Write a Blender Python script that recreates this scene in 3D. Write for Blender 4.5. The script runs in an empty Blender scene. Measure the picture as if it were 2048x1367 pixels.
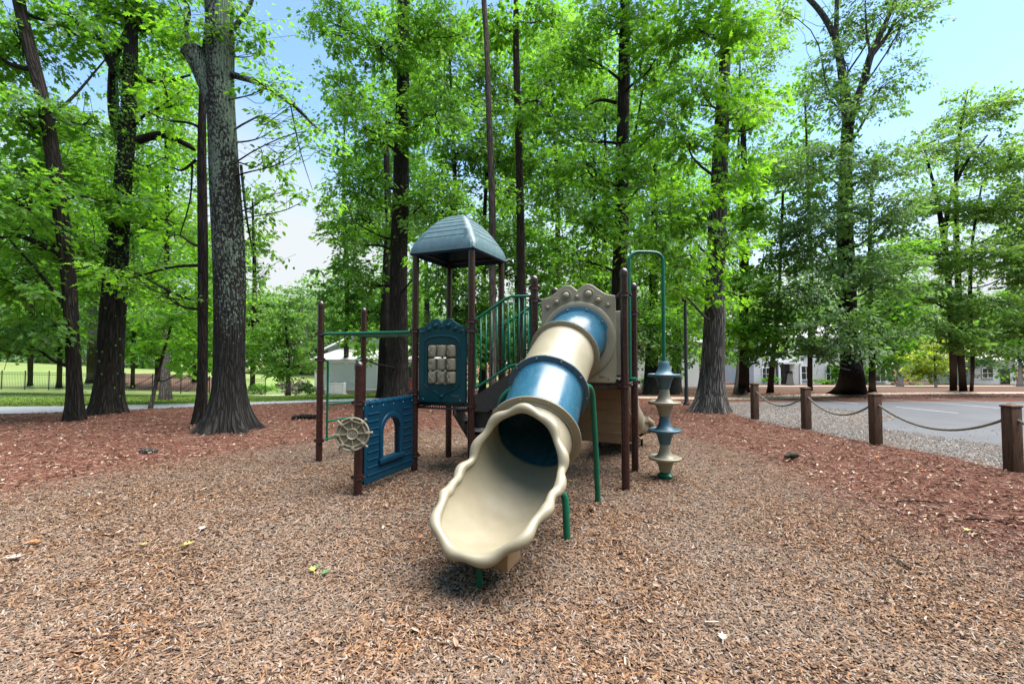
import bpy, bmesh, math, random
import numpy as np
from mathutils import Vector, Matrix

sc = bpy.context.scene
col = sc.collection
random.seed(7)
rad = math.radians

# ------------------------------------------------------------------ camera model
CAM_H, F_PX, CX, CY, HORIZON = 1.45, 910.0, 1024.0, 683.5, 715.0
PITCH = math.atan((HORIZON - CY) / F_PX)


def ray(px, py):
    a, b = (px - CX) / F_PX, -(py - CY) / F_PX
    cp, sp = math.cos(PITCH), math.sin(PITCH)
    return Vector((a, cp - b * sp, sp + b * cp))


def at(px, py, depth):
    """the place in the world seen at a spot of the photograph, at a distance (metres along the ground)"""
    d = ray(px, py)
    return Vector((0, 0, CAM_H)) + d * (depth / d.y)


def hgt(x, y):
    """the lie of the land: level round the playground, falling away behind it, rising again far left"""
    t = np.maximum(0.0, np.asarray(y, float) - 13.0)
    x = np.asarray(x, float)
    q = t * t / (t + 3.0)
    c = 0.046 + 0.028 * np.exp(-((x + 17.0) / 12.0) ** 2)
    s = np.clip((np.asarray(y, float) - 36.0) / 30.0, 0, 1)
    s = s * s * (3 - 2 * s)
    q = np.where(q > 70, 70 + (q - 70) * 0.15, q)
    return -c * q + 0.05 * np.clip(-x - 15.0, 0, 70) * s


def H(x, y):
    return float(hgt(x, y))


def gp(px, py):
    """the ground point seen at a spot of the photograph"""
    d = ray(px, py)
    y = 1.0
    while y < 250:
        p = Vector((0, 0, CAM_H)) + d * (y / d.y)
        if p.z <= H(p.x, p.y):
            return Vector((p.x, p.y, H(p.x, p.y)))
        y += 0.02
    return Vector((p.x, p.y, H(p.x, p.y)))


# ------------------------------------------------------------------ objects
def tag(o, label=None, cat=None, group=None, kind=None):
    if label: o['label'] = label
    if cat: o['category'] = cat
    if group: o['group'] = group
    if kind: o['kind'] = kind
    return o


def link(name, me, mat=None, parent=None, smooth=None):
    o = bpy.data.objects.new(name, me)
    col.objects.link(o)
    if mat is not None:
        if 'bark' in mat.name and 'bark_co' not in me.attributes:
            co_ = np.empty(len(me.vertices) * 3, np.float32); me.vertices.foreach_get('co', co_); bark_co(me, co_)
        me.materials.append(mat)
    if smooth is not None:
        me.polygons.foreach_set('use_smooth', np.full(len(me.polygons), smooth))
    if parent is not None:
        o.parent = parent
        if parent.type == 'EMPTY':
            o.location = (-parent.location.x, -parent.location.y, -parent.location.z)
    return o


def thing(name, loc, label, cat, group=None):
    o = bpy.data.objects.new(name, None)
    col.objects.link(o)
    o.location = loc
    o.empty_display_size = 0.2
    return tag(o, label, cat, group)


def copy_thing(src, loc, rz=0.0, scale=1.0, label=None):
    r = src.copy()
    col.objects.link(r)
    r.location = loc
    r.rotation_euler = (0, 0, rz)
    r.scale = (scale,) * 3
    if label: r['label'] = label
    for ch in list(src.children):
        c = ch.copy(); col.objects.link(c); c.parent = r
        for g in ch.children:
            d = g.copy(); col.objects.link(d); d.parent = c
    return r


def bark_co(me, co):
    a = me.attributes.new('bark_co', 'FLOAT_VECTOR', 'POINT')
    a.data.foreach_set('vector', np.ascontiguousarray(co, np.float32).ravel())
    return me


def npmesh(name, V, k, idx=None):
    """mesh whose faces all have k corners; V (n,3); idx (m,k) or None = consecutive"""
    V = np.ascontiguousarray(V, np.float32).reshape(-1, 3)
    if idx is None:
        idx = np.arange(len(V)).reshape(-1, k)
    idx = np.ascontiguousarray(idx, np.int32)
    me = bpy.data.meshes.new(name)
    me.vertices.add(len(V)); me.vertices.foreach_set('co', V.ravel())
    me.loops.add(idx.size); me.loops.foreach_set('vertex_index', idx.ravel())
    me.polygons.add(len(idx))
    me.polygons.foreach_set('loop_start', np.arange(0, idx.size, k, dtype=np.int32))
    me.polygons.foreach_set('loop_total', np.full(len(idx), k, np.int32))
    me.update(calc_edges=True)
    return me


class MB:
    """gathers simple shapes into one mesh"""
    def __init__(s): s.v, s.f = [], []

    def add(s, vs, fs):
        o = len(s.v)
        s.v += [tuple(v) for v in vs]
        s.f += [tuple(i + o for i in f) for f in fs]
        return s

    def box(s, c, size, rz=0.0, bev=0.0, M=None):
        bm = bmesh.new()
        bmesh.ops.create_cube(bm, size=1.0)
        for v in bm.verts:
            v.co = Vector((v.co.x * size[0], v.co.y * size[1], v.co.z * size[2]))
        if bev > 0:
            bmesh.ops.bevel(bm, geom=bm.edges[:], offset=bev, segments=2, affect='EDGES', profile=0.5)
        T = Matrix.Translation(c) @ (M if M is not None else Matrix.Rotation(rz, 4, 'Z'))
        bm.verts.index_update()
        s.add([T @ v.co for v in bm.verts], [[v.index for v in f.verts] for f in bm.faces])
        bm.free()
        return s

    def tube(s, pts, r, n=12, cap=True, closed=False):
        pts = [Vector(p) for p in pts]
        rs = list(r) if hasattr(r, '__len__') else [r] * len(pts)
        m = len(pts)
        tans = []
        for i in range(m):
            a = pts[(i - 1) % m] if (closed or i > 0) else pts[i]
            b = pts[(i + 1) % m] if (closed or i < m - 1) else pts[i]
            t = (b - a)
            tans.append(t.normalized() if t.length > 1e-9 else Vector((0, 0, 1)))
        t0 = tans[0]
        up = Vector((0, 0, 1)) if abs(t0.z) < 0.9 else Vector((1, 0, 0))
        u = (up - t0 * up.dot(t0)).normalized()
        vs, fs = [], []
        for i in range(m):
            t = tans[i]
            u = (u - t * u.dot(t))
            u = u.normalized() if u.length > 1e-6 else t.orthogonal().normalized()
            w = t.cross(u)
            for k in range(n):
                a = 2 * math.pi * k / n
                vs.append(pts[i] + (u * math.cos(a) + w * math.sin(a)) * rs[i])
        for i in range(m if closed else m - 1):
            j = (i + 1) % m
            for k in range(n):
                l = (k + 1) % n
                fs.append((i * n + k, i * n + l, j * n + l, j * n + k))
        if cap and not closed:
            fs.append(tuple(reversed(range(n))))
            fs.append(tuple(range((m - 1) * n, m * n)))
        return s.add(vs, fs)

    def lathe(s, prof, o=(0, 0, 0), axis=(0, 0, 1), n=32):
        """prof: list of (radius, height) along axis from o"""
        ax = Vector(axis).normalized(); o = Vector(o)
        u = ax.orthogonal().normalized(); w = ax.cross(u)
        vs, fs = [], []
        for (r, h) in prof:
            for k in range(n):
                a = 2 * math.pi * k / n
                vs.append(o + ax * h + (u * math.cos(a) + w * math.sin(a)) * max(r, 1e-4))
        for i in range(len(prof) - 1):
            for k in range(n):
                l = (k + 1) % n
                fs.append((i * n + k, i * n + l, (i + 1) * n + l, (i + 1) * n + k))
        return s.add(vs, fs)

    def ball(s, c, r, sc_=(1, 1, 1), n=12, M=None):
        vs, fs = [], []
        m = max(6, n // 2)
        R = M if M is not None else Matrix.Identity(3)
        for i in range(m + 1):
            th = math.pi * i / m
            for k in range(n):
                a = 2 * math.pi * k / n
                p = Vector((math.sin(th) * math.cos(a) * sc_[0], math.sin(th) * math.sin(a) * sc_[1], math.cos(th) * sc_[2])) * r
                vs.append(Vector(c) + R @ p)
        for i in range(m):
            for k in range(n):
                l = (k + 1) % n
                fs.append((i * n + k, (i + 1) * n + k, (i + 1) * n + l, i * n + l))
        return s.add(vs, fs)

    def torus(s, c, R, r, axis=(0, 0, 1), n=36, m=10):
        ax = Vector(axis).normalized(); u = ax.orthogonal().normalized(); w = ax.cross(u)
        pts = [Vector(c) + (u * math.cos(2 * math.pi * k / n) + w * math.sin(2 * math.pi * k / n)) * R for k in range(n)]
        return s.tube(pts, r, m, closed=True)

    def mesh(s, me, M=None):
        T = M if M is not None else Matrix.Identity(4)
        return s.add([T @ v.co for v in me.vertices], [list(p.vertices) for p in me.polygons])

    def build(s, name, mat, parent=None, smooth=True, sharp=40):
        me = bpy.data.meshes.new(name)
        me.from_pydata([tuple(v) for v in s.v], [], s.f)
        bm = bmesh.new(); bm.from_mesh(me)
        bmesh.ops.remove_doubles(bm, verts=bm.verts[:], dist=1e-5)
        bmesh.ops.recalc_face_normals(bm, faces=bm.faces[:])
        if smooth:
            lim = rad(sharp)
            for e in bm.edges:
                if len(e.link_faces) == 2 and e.calc_face_angle(0) > lim:
                    e.smooth = False
        bm.to_mesh(me); bm.free()
        return link(name, me, mat, parent, smooth)


def spline(pts, n=8):
    """smooth curve through points (any tuple length)"""
    P = [np.array(p, float) for p in pts]
    P = [2 * P[0] - P[1]] + P + [2 * P[-1] - P[-2]]
    out = []
    for i in range(1, len(P) - 2):
        for k in range(n):
            t = k / n
            a, b, c, d = P[i - 1], P[i], P[i + 1], P[i + 2]
            out.append(0.5 * (2 * b + (c - a) * t + (2 * a - 5 * b + 4 * c - d) * t * t + (3 * b - a - 3 * c + d) * t ** 3))
    out.append(P[-2])
    return out


def flat_panel(loops, half, bev):
    """bevelled flat plate in XY from outline + hole loops; thickness along Z; returns mesh"""
    cu = bpy.data.curves.new('plate', 'CURVE')
    cu.dimensions = '2D'; cu.fill_mode = 'BOTH'
    cu.extrude = half - bev; cu.bevel_depth = bev; cu.bevel_resolution = 3; cu.offset = -bev
    for lp in loops:
        sp = cu.splines.new('POLY')
        sp.points.add(len(lp) - 1)
        for p, q in zip(sp.points, lp):
            p.co = (q[0], q[1], 0, 1)
        sp.use_cyclic_u = True
    ob = bpy.data.objects.new('plate', cu)
    col.objects.link(ob)
    bpy.context.view_layer.update()
    me = bpy.data.meshes.new_from_object(ob.evaluated_get(bpy.context.evaluated_depsgraph_get()))
    bpy.data.objects.remove(ob)
    bpy.data.curves.remove(cu)
    return me


def frame(o, u, n):
    """matrix with local x along u, local y up, local z along n"""
    u = Vector(u).normalized(); n = Vector(n).normalized(); v = n.cross(u).normalized()
    M = Matrix.Identity(4)
    for i in range(3):
        M[i][0], M[i][1], M[i][2], M[i][3] = u[i], v[i], n[i], o[i]
    return M


# ------------------------------------------------------------------ materials
def newmat(name):
    m = bpy.data.materials.new(name)
    m.use_nodes = True
    nt = m.node_tree
    return m, nt, nt.nodes['Principled BSDF'], nt.nodes['Material Output']


def N(nt, t, **kw):
    n = nt.nodes.new(t)
    for k, v in kw.items():
        if k in n.inputs: n.inputs[k].default_value = v
        else: setattr(n, k, v)
    return n


def ramp(nt, fac, stops, interp='LINEAR'):
    r = nt.nodes.new('ShaderNodeValToRGB')
    r.color_ramp.interpolation = interp
    el = r.color_ramp.elements
    while len(el) < len(stops): el.new(0.5)
    for e, (p, c) in zip(el, stops):
        e.position = p
        e.color = (*c, 1) if len(c) == 3 else c
    nt.links.new(fac, r.inputs[0])
    return r.outputs[0]


def coords(nt, scale=(1, 1, 1)):
    tc = nt.nodes.new('ShaderNodeTexCoord')
    mp = nt.nodes.new('ShaderNodeMapping')
    mp.inputs['Scale'].default_value = scale
    nt.links.new(tc.outputs['Object'], mp.inputs['Vector'])
    return mp.outputs[0]


def noise(nt, vec, scale, detail=4, rough=0.6, dist=0.0):
    n = N(nt, 'ShaderNodeTexNoise', Scale=scale, Detail=detail, Roughness=rough, Distortion=dist)
    nt.links.new(vec, n.inputs['Vector'])
    return n.outputs['Fac']


def bump(nt, bsdf, h, strength=0.3, dist=0.02):
    b = N(nt, 'ShaderNodeBump', Strength=strength, Distance=dist)
    nt.links.new(h, b.inputs['Height'])
    nt.links.new(b.outputs[0], bsdf.inputs['Normal'])


def mixc(nt, fac, a, b, mode='MIX'):
    m = nt.nodes.new('ShaderNodeMix'); m.data_type = 'RGBA'; m.blend_type = mode
    for s, v in ((0, fac), (6, a), (7, b)):
        if hasattr(v, 'node'): nt.links.new(v, m.inputs[s])
        else: m.inputs[s].default_value = v if s == 0 else (*v, 1)
    return m.outputs[2]


def plastic(name, c1, c2, rough=0.4, scale=6.0, speck=0.0, bmp=0.05, spec=0.5, streak=None):
    m, nt, b, _ = newmat(name)
    v = coords(nt)
    f = noise(nt, v, scale, 6, 0.65)
    c = ramp(nt, f, [(0.3, c1), (0.72, c2)])
    if streak:
        f2 = noise(nt, coords(nt, (3, 1.2, 1.2)), 9, 6, 0.7, 0.6)
        c = mixc(nt, ramp(nt, f2, [(0.5, (0, 0, 0)), (0.75, (1, 1, 1))]), c, streak)
    if speck:
        f3 = noise(nt, v, 130, 2, 0.5)
        c = mixc(nt, ramp(nt, f3, [(0.66, (0, 0, 0)), (0.74, (speck,) * 3)]), c, tuple(x * 0.45 for x in c1))
    nt.links.new(c, b.inputs['Base Color'])
    r = ramp(nt, noise(nt, v, scale * 2.3, 4, 0.6), [(0.3, (rough - 0.08,) * 3), (0.75, (rough + 0.12,) * 3)])
    nt.links.new(r, b.inputs['Roughness'])
    b.inputs['Specular IOR Level'].default_value = spec
    bump(nt, b, noise(nt, v, 220, 2, 0.5), bmp, 0.002)
    return m


def bark(name, c1, c2, lichen=None, lo=0.56, scale=1.0, strength=0.9):
    m, nt, b, _ = newmat(name)
    def coords(nt_, sc_=(1, 1, 1)):      # straightened trunk coordinates kept on the mesh
        at_ = nt_.nodes.new('ShaderNodeAttribute'); at_.attribute_name = 'bark_co'
        mp_ = nt_.nodes.new('ShaderNodeMapping'); mp_.inputs['Scale'].default_value = sc_
        nt_.links.new(at_.outputs['Vector'], mp_.inputs['Vector'])
        return mp_.outputs[0]
    v = coords(nt, (10 * scale, 10 * scale, 0.8 * scale))
    vo = N(nt, 'ShaderNodeTexVoronoi', Scale=2.2); vo.feature = 'DISTANCE_TO_EDGE'
    f = noise(nt, v, 1.6, 8, 0.7, 0.8)
    mv = nt.nodes.new('ShaderNodeVectorMath'); mv.operation = 'ADD'
    nt.links.new(v, mv.inputs[0])
    sc2 = nt.nodes.new('ShaderNodeVectorMath'); sc2.operation = 'SCALE'; sc2.inputs['Scale'].default_value = 1.1
    nz = N(nt, 'ShaderNodeTexNoise', Scale=1.2, Detail=3.0); nt.links.new(v, nz.inputs['Vector'])
    nt.links.new(nz.outputs['Color'], sc2.inputs[0]); nt.links.new(sc2.outputs[0], mv.inputs[1])
    nt.links.new(mv.outputs[0], vo.inputs['Vector'])
    h = nt.nodes.new('ShaderNodeMath'); h.operation = 'MULTIPLY_ADD'
    nt.links.new(f, h.inputs[0]); h.inputs[1].default_value = 1.5
    vr = ramp(nt, vo.outputs['Distance'], [(0.0, (0, 0, 0)), (0.22, (1, 1, 1))])
    nt.links.new(vr, h.inputs[2])
    c = ramp(nt, h.outputs[0], [(0.35, tuple(x * 0.45 for x in c1)), (0.9, c1), (1.5, c2)])
    mm = nt.nodes.new('ShaderNodeMath'); mm.operation = 'MULTIPLY'; mm.inputs[1].default_value = 0.45
    nt.links.new(h.outputs[0], mm.inputs[0])
    c = ramp(nt, mm.outputs[0], [(0.2, tuple(x * 0.4 for x in c1)), (0.55, c1), (0.95, c2)])
    if lichen:
        big = noise(nt, coords(nt, (1.3, 1.3, 0.28)), 1.3, 3, 0.5)
        small = noise(nt, coords(nt, (1, 1, 0.6)), 24, 4, 0.7)
        ad = nt.nodes.new('ShaderNodeMath'); ad.operation = 'MULTIPLY_ADD'
        nt.links.new(big, ad.inputs[0]); ad.inputs[1].default_value = 0.75
        nt.links.new(small, ad.inputs[2])
        sz = nt.nodes.new('ShaderNodeSeparateXYZ'); nt.links.new(coords(nt), sz.inputs[0])
        hz_ = nt.nodes.new('ShaderNodeMapRange'); hz_.inputs[1].default_value = 0.3; hz_.inputs[2].default_value = 3.2; hz_.inputs[3].default_value = -0.22; hz_.inputs[4].default_value = 0.05
        nt.links.new(sz.outputs[2], hz_.inputs[0])
        ah = nt.nodes.new('ShaderNodeMath'); ah.operation = 'ADD'; nt.links.new(ad.outputs[0], ah.inputs[0]); nt.links.new(hz_.outputs[0], ah.inputs[1])
        c = mixc(nt, ramp(nt, ah.outputs[0], [(lo + 0.33, (0, 0, 0)), (lo + 0.39, (1, 1, 1))]), c, lichen)
    nt.links.new(c, b.inputs['Base Color'])
    b.inputs['Roughness'].default_value = 0.9
    b.inputs['Specular IOR Level'].default_value = 0.2
    bump(nt, b, h.outputs[0], strength, 0.035)
    return m


def leafmat(name, cols, trans, tmix=0.45, gloss=0.35):
    """cols: dark..light leaf colours; trans: colour of light coming through"""
    m, nt, b, out = newmat(name)
    g = nt.nodes.new('ShaderNodeNewGeometry')
    rnd = g.outputs['Random Per Island']
    f = noise(nt, coords(nt), 0.55, 3, 0.6)
    a = nt.nodes.new('ShaderNodeMath'); a.operation = 'MULTIPLY_ADD'; a.inputs[1].default_value = 0.72
    nt.links.new(rnd, a.inputs[0])
    s = nt.nodes.new('ShaderNodeMath'); s.operation = 'MULTIPLY_ADD'; s.inputs[1].default_value = 1.5; s.inputs[2].default_value = -0.60
    nt.links.new(f, s.inputs[0]); nt.links.new(s.outputs[0], a.inputs[2])
    c = ramp(nt, a.outputs[0], [(0.1, cols[0]), (0.5, cols[1]), (0.85, cols[2])])
    nt.links.new(c, b.inputs['Base Color'])
    b.inputs['Roughness'].default_value = 0.42
    b.inputs['Specular IOR Level'].default_value = gloss
    t = nt.nodes.new('ShaderNodeBsdfTranslucent')
    tc = ramp(nt, a.outputs[0], [(0.1, tuple(x * 0.6 for x in trans)), (0.85, trans)])
    nt.links.new(tc, t.inputs['Color'])
    mx = nt.nodes.new('ShaderNodeMixShader'); mx.inputs[0].default_value = tmix
    nt.links.new(b.outputs[0], mx.inputs[1]); nt.links.new(t.outputs[0], mx.inputs[2])
    nt.links.new(mx.outputs[0], out.inputs['Surface'])
    return m


def islandmat(name, stops, rough=0.85, spec=0.2, big=None, interp='LINEAR'):
    """loose pieces, each with its own colour"""
    m, nt, b, _ = newmat(name)
    g = nt.nodes.new('ShaderNodeNewGeometry')
    c = ramp(nt, g.outputs['Random Per Island'], stops, interp)
    f = noise(nt, coords(nt), 60, 3, 0.6)
    c = mixc(nt, 0.5, c, ramp(nt, f, [(0.3, (0.45, 0.45, 0.45)), (0.7, (1, 1, 1))]), 'MULTIPLY')
    if big:
        f2 = noise(nt, coords(nt), 0.9, 4, 0.6)
        c = mixc(nt, ramp(nt, f2, [(0.42, (0, 0, 0)), (0.62, (1, 1, 1))]), c, mixc(nt, 0.55, c, big))
    nt.links.new(c, b.inputs['Base Color'])
    b.inputs['Roughness'].default_value = rough
    b.inputs['Specular IOR Level'].default_value = spec
    return m


def groundmat(name, stops, scale=30, stretch=(1, 1, 1), big=None, bs=0.8, rough=0.95, strength=0.8, dist=0.02):
    m, nt, b, _ = newmat(name)
    v = coords(nt, stretch)
    f = noise(nt, v, scale, 8, 0.75, 0.5)
    c = ramp(nt, f, stops)
    if big:
        f2 = noise(nt, coords(nt), bs, 5, 0.65, 0.4)
        c = mixc(nt, ramp(nt, f2, [(0.4, (0, 0, 0)), (0.65, (0.8, 0.8, 0.8))]), c, mixc(nt, 0.6, c, big))
    nt.links.new(c, b.inputs['Base Color'])
    b.inputs['Roughness'].default_value = rough
    b.inputs['Specular IOR Level'].default_value = 0.15
    bump(nt, b, f, strength, dist)
    return m


M = {}
M['beige'] = plastic('beige plastic', (0.215, 0.186, 0.124), (0.262, 0.228, 0.156), 0.40, 4, speck=0.25)
M['beige_dark'] = plastic('tan plastic', (0.18, 0.156, 0.108), (0.22, 0.19, 0.135), 0.45, 4, speck=0.2)
M['tan'] = plastic('brown tan plastic', (0.21, 0.125, 0.066), (0.26, 0.16, 0.09), 0.5, 4)
M['blue'] = plastic('faded blue plastic', (0.011, 0.064, 0.108), (0.018, 0.083, 0.132), 0.24, 2.2, speck=0.3, streak=(0.032, 0.105, 0.150))
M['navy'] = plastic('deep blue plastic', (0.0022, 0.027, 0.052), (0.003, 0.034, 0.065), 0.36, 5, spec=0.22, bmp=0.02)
M['teal'] = plastic('dark teal plastic', (0.003, 0.037, 0.048), (0.005, 0.050, 0.062), 0.36, 5, spec=0.25, bmp=0.02)
M['roof'] = plastic('weathered teal plastic', (0.042, 0.092, 0.106), (0.075, 0.130, 0.142), 0.45, 5, streak=(0.105, 0.16, 0.168))
M['pod_blue'] = plastic('slate blue plastic', (0.035, 0.095, 0.13), (0.06, 0.13, 0.165), 0.42, 5)
M['green'] = plastic('green painted steel', (0.002, 0.085, 0.046), (0.003, 0.11, 0.060), 0.33, 8, spec=0.35, bmp=0.0)
M['brown'] = plastic('brown painted steel', (0.024, 0.0075, 0.007), (0.032, 0.0105, 0.0095), 0.24, 8, bmp=0.0)
M['black'] = plastic('black coated steel', (0.012, 0.012, 0.013), (0.025, 0.025, 0.027), 0.5, 20)
M['steel'] = plastic('bolt steel', (0.16, 0.16, 0.16), (0.24, 0.24, 0.24), 0.35, 20)
M['iron'] = plastic('black iron', (0.010, 0.010, 0.011), (0.018, 0.018, 0.02), 0.45, 20)
M['white'] = plastic('white painted trim', (0.76, 0.76, 0.75), (0.82, 0.82, 0.81), 0.6, 3)
M['glass'] = plastic('dark window glass', (0.012, 0.016, 0.018), (0.025, 0.032, 0.034), 0.12, 2)
M['red'] = plastic('red plastic', (0.42, 0.02, 0.02), (0.5, 0.03, 0.03), 0.45, 5)
M['grey_metal'] = plastic('pale grey metal', (0.38, 0.4, 0.4), (0.48, 0.5, 0.5), 0.5, 5)

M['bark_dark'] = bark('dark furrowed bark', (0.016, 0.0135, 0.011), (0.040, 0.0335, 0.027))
M['bark_lichen'] = bark('dark bark with pale lichen', (0.014, 0.0128, 0.0115), (0.040, 0.036, 0.0315), lichen=(0.15, 0.195, 0.145), lo=0.56)
M['bark_brown'] = bark('brown bark', (0.021, 0.0168, 0.0132), (0.050, 0.040, 0.0315))
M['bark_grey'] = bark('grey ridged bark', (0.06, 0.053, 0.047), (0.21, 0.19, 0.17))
M['bark_pale'] = bark('pale tan bark', (0.055, 0.043, 0.034), (0.13, 0.102, 0.08), scale=1.3, strength=0.5)
M['bark_redbrown'] = bark('red brown bark', (0.035, 0.024, 0.018), (0.085, 0.06, 0.045))

M['leaf_mid'] = leafmat('mid green leaves', [(0.026, 0.078, 0.011), (0.058, 0.155, 0.020), (0.120, 0.245, 0.036)], (0.30, 0.66, 0.04), 0.52)
M['leaf_bright'] = leafmat('yellow green leaves', [(0.034, 0.098, 0.010), (0.078, 0.190, 0.018), (0.155, 0.29, 0.030)], (0.33, 0.72, 0.03), 0.52)
M['leaf_blue'] = leafmat('bluish green leaves', [(0.042, 0.102, 0.030), (0.080, 0.160, 0.052), (0.140, 0.23, 0.088)], (0.28, 0.54, 0.08), 0.44, 0.5)
M['leaf_dark'] = leafmat('dark evergreen leaves', [(0.022, 0.068, 0.012), (0.048, 0.124, 0.022), (0.092, 0.19, 0.036)], (0.22, 0.50, 0.035), 0.48)
M['leaf_light'] = leafmat('fine light green leaves', [(0.048, 0.115, 0.020), (0.085, 0.180, 0.032), (0.135, 0.245, 0.052)], (0.34, 0.62, 0.07), 0.5)
M['leaf_yellow'] = leafmat('yellowish leaves', [(0.11, 0.17, 0.016), (0.18, 0.25, 0.022), (0.25, 0.31, 0.03)], (0.6, 0.75, 0.04), 0.5)
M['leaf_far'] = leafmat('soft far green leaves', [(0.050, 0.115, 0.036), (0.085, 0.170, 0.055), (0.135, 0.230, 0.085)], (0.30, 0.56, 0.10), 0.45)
M['leaf_purple'] = leafmat('mauve shrub leaves', [(0.05, 0.045, 0.04), (0.10, 0.075, 0.085), (0.16, 0.12, 0.14)], (0.2, 0.15, 0.15), 0.3)

# ================================================================== PLAYGROUND SET
play = thing('play_structure', (0.0, 5.8, 0.0),
             'brown posted play structure with blue and beige tube slide, teal roof tower and climber', 'play structure')
ZV = Vector((0, 0, 1))


def V3(p, z): return Vector((p[0], p[1], z))


def zrow(row, depth): return CAM_H - (row - HORIZON) / F_PX * depth


P1, P2, P3, P4 = (-1.26, 5.92), (-0.50, 5.60), (-0.93, 6.71), (-0.15, 6.37)
Q1, Q2, Q3, Q4 = (1.254, 5.07), (1.58, 5.89), (0.27, 5.47), (0.60, 6.29)
L1, L2, L3 = (-2.71, 6.44), (-2.35, 7.20), (-1.64, 4.89)
PR = 0.044


def post(p, top, clamps=(), cap=True, r=PR):
    b = MB().tube([V3(p, -0.15), V3(p, top)], r, 20)
    o = b.build('post', M['brown'], play)
    if cap:
        MB().lathe([(r + 0.004, -0.05), (r + 0.005, -0.006), (r + 0.004, 0.0), (r * 0.93, 0.018), (r * 0.66, 0.036), (r * 0.3, 0.044), (0, 0.046)],
                   V3(p, top), n=20).build('cap', M['brown'], o)
    for z in clamps:
        q = MB().lathe([(r + 0.001, -0.028), (r + 0.012, -0.026), (r + 0.013, -0.012), (r + 0.009, -0.005), (r + 0.009, 0.005),
                        (r + 0.013, 0.012), (r + 0.012, 0.026), (r + 0.001, 0.028)], V3(p, z), n=20)
        q.box(V3(p, z) + Vector((r + 0.014, -0.012, 0)), (0.03, 0.03, 0.036), bev=0.005)
        q.box(V3(p, z) + Vector((-r - 0.014, -0.004, 0)), (0.03, 0.03, 0.036), bev=0.005)
        q.ball(V3(p, z) + Vector((r + 0.03, -0.014, 0)), 0.009, n=8)
        q.build('clamp', M['brown'], o)
    return o


for p in (P1, P2, P3, P4):
    cl = {P1: (1.80, 0.99, 0.89, 0.20), P2: (1.90, 1.79, 0.87), P3: (1.80, 0.88), P4: (1.88, 1.40, 0.88)}[p]
    post(p, 2.84, cl, cap=False)
post(Q1, 2.41, (zrow(589, 5.07), zrow(770, 5.07)))
post(Q2, 2.38, (zrow(627, 5.89), zrow(764, 5.89)))
post(Q3, 2.40, (2.29, 2.14, 1.2))
post(Q4, 2.38, (1.9, 1.2))
post(L1, 2.21, (zrow(667, 6.44), zrow(719, 6.44), zrow(879, 6.44)))
post(L2, 2.20, (zrow(671, 7.2), zrow(721, 7.2), 0.3))
post(L3, 1.37, (zrow(804.5, 4.89), zrow(951, 4.89), 0.66), r=0.044)

# ---- roof of the tower
cx = sum(p[0] for p in (P1, P2, P3, P4)) / 4
cy = sum(p[1] for p in (P1, P2, P3, P4)) / 4
C0 = Vector((cx, cy, 0))
cor = [Vector((p[0], p[1], 0)) for p in (P2, P4, P3, P1)]
cor = [C0 + (c - C0) * 1.0 + (c - C0).normalized() * 0.085 for c in cor]
zb, eh, rise = 2.80, 0.085, 0.50


def roofz(r): return zb + eh + rise * (1 - r ** 1.9)


def roof_grid(shrink, drop, lap):
    m = MB()
    for i in range(4):
        A, B = cor[i] - C0, cor[(i + 1) % 4] - C0
        mid = ((A + B) / 2).normalized()
        rows = [(1.012 * shrink, zb, 0), (1.006 * shrink, zb + 0.03, 0), (1.0 * shrink, zb + eh * 0.8, 0), (0.985 * shrink, zb + eh, 0)]
        nb = 9
        for k in range(nb):
            r0 = 0.965 - 0.875 * k / nb
            r1 = 0.965 - 0.875 * (k + 0.93) / nb
            rows += [(r0 * shrink, roofz(r0), 1), (r1 * shrink, roofz(r1), 0)]
        rows += [(0.05, roofz(0.05), 0), (0.0, roofz(0.0), 0)]
        vs, fs, n = [], [], 20
        for (r, z, out) in rows:
            for j in range(n + 1):
                u = j / n
                e = A.lerp(B, u)
                rr = 0.06
                if u < rr or u > 1 - rr:      # rounded hip
                    e = e * (1 - 0.035 * (1 - min(u, 1 - u) / rr) ** 2)
                f = min(1, max(0, (min(u, 1 - u) - 0.06) / 0.03))
                p = C0 + e * r + mid * (lap * out * f) + ZV * (z - drop + (0.35 * lap * out * f))
                vs.append(p)
        for a in range(len(rows) - 1):
            for j in range(n):
                fs.append((a * (n + 1) + j, a * (n + 1) + j + 1, (a + 1) * (n + 1) + j + 1, (a + 1) * (n + 1) + j))
        m.add(vs, fs)
    return m


roof = roof_grid(1.0, 0.0, 0.0045).build('roof', M['roof'], play, sharp=24)
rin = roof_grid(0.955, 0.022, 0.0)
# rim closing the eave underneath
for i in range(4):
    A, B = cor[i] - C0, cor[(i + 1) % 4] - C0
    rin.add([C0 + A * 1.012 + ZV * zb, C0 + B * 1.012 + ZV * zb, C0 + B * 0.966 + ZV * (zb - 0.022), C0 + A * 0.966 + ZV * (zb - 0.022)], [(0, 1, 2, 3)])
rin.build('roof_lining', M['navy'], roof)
fr = MB()
for i in range(4):
    A, B = cor[i], cor[(i + 1) % 4]
    fr.tube([C0 + (A - C0) * 0.9 + ZV * (zb + 0.05), C0 + (B - C0) * 0.9 + ZV * (zb + 0.05)], 0.02, 8)
fr.build('roof_frame', M['black'], roof)
for c in cor:
    MB().ball(C0 + (c - C0) * 0.985 + ZV * (zb + 0.02), 0.011, n=8).build('bolt', M['steel'], roof)

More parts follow.
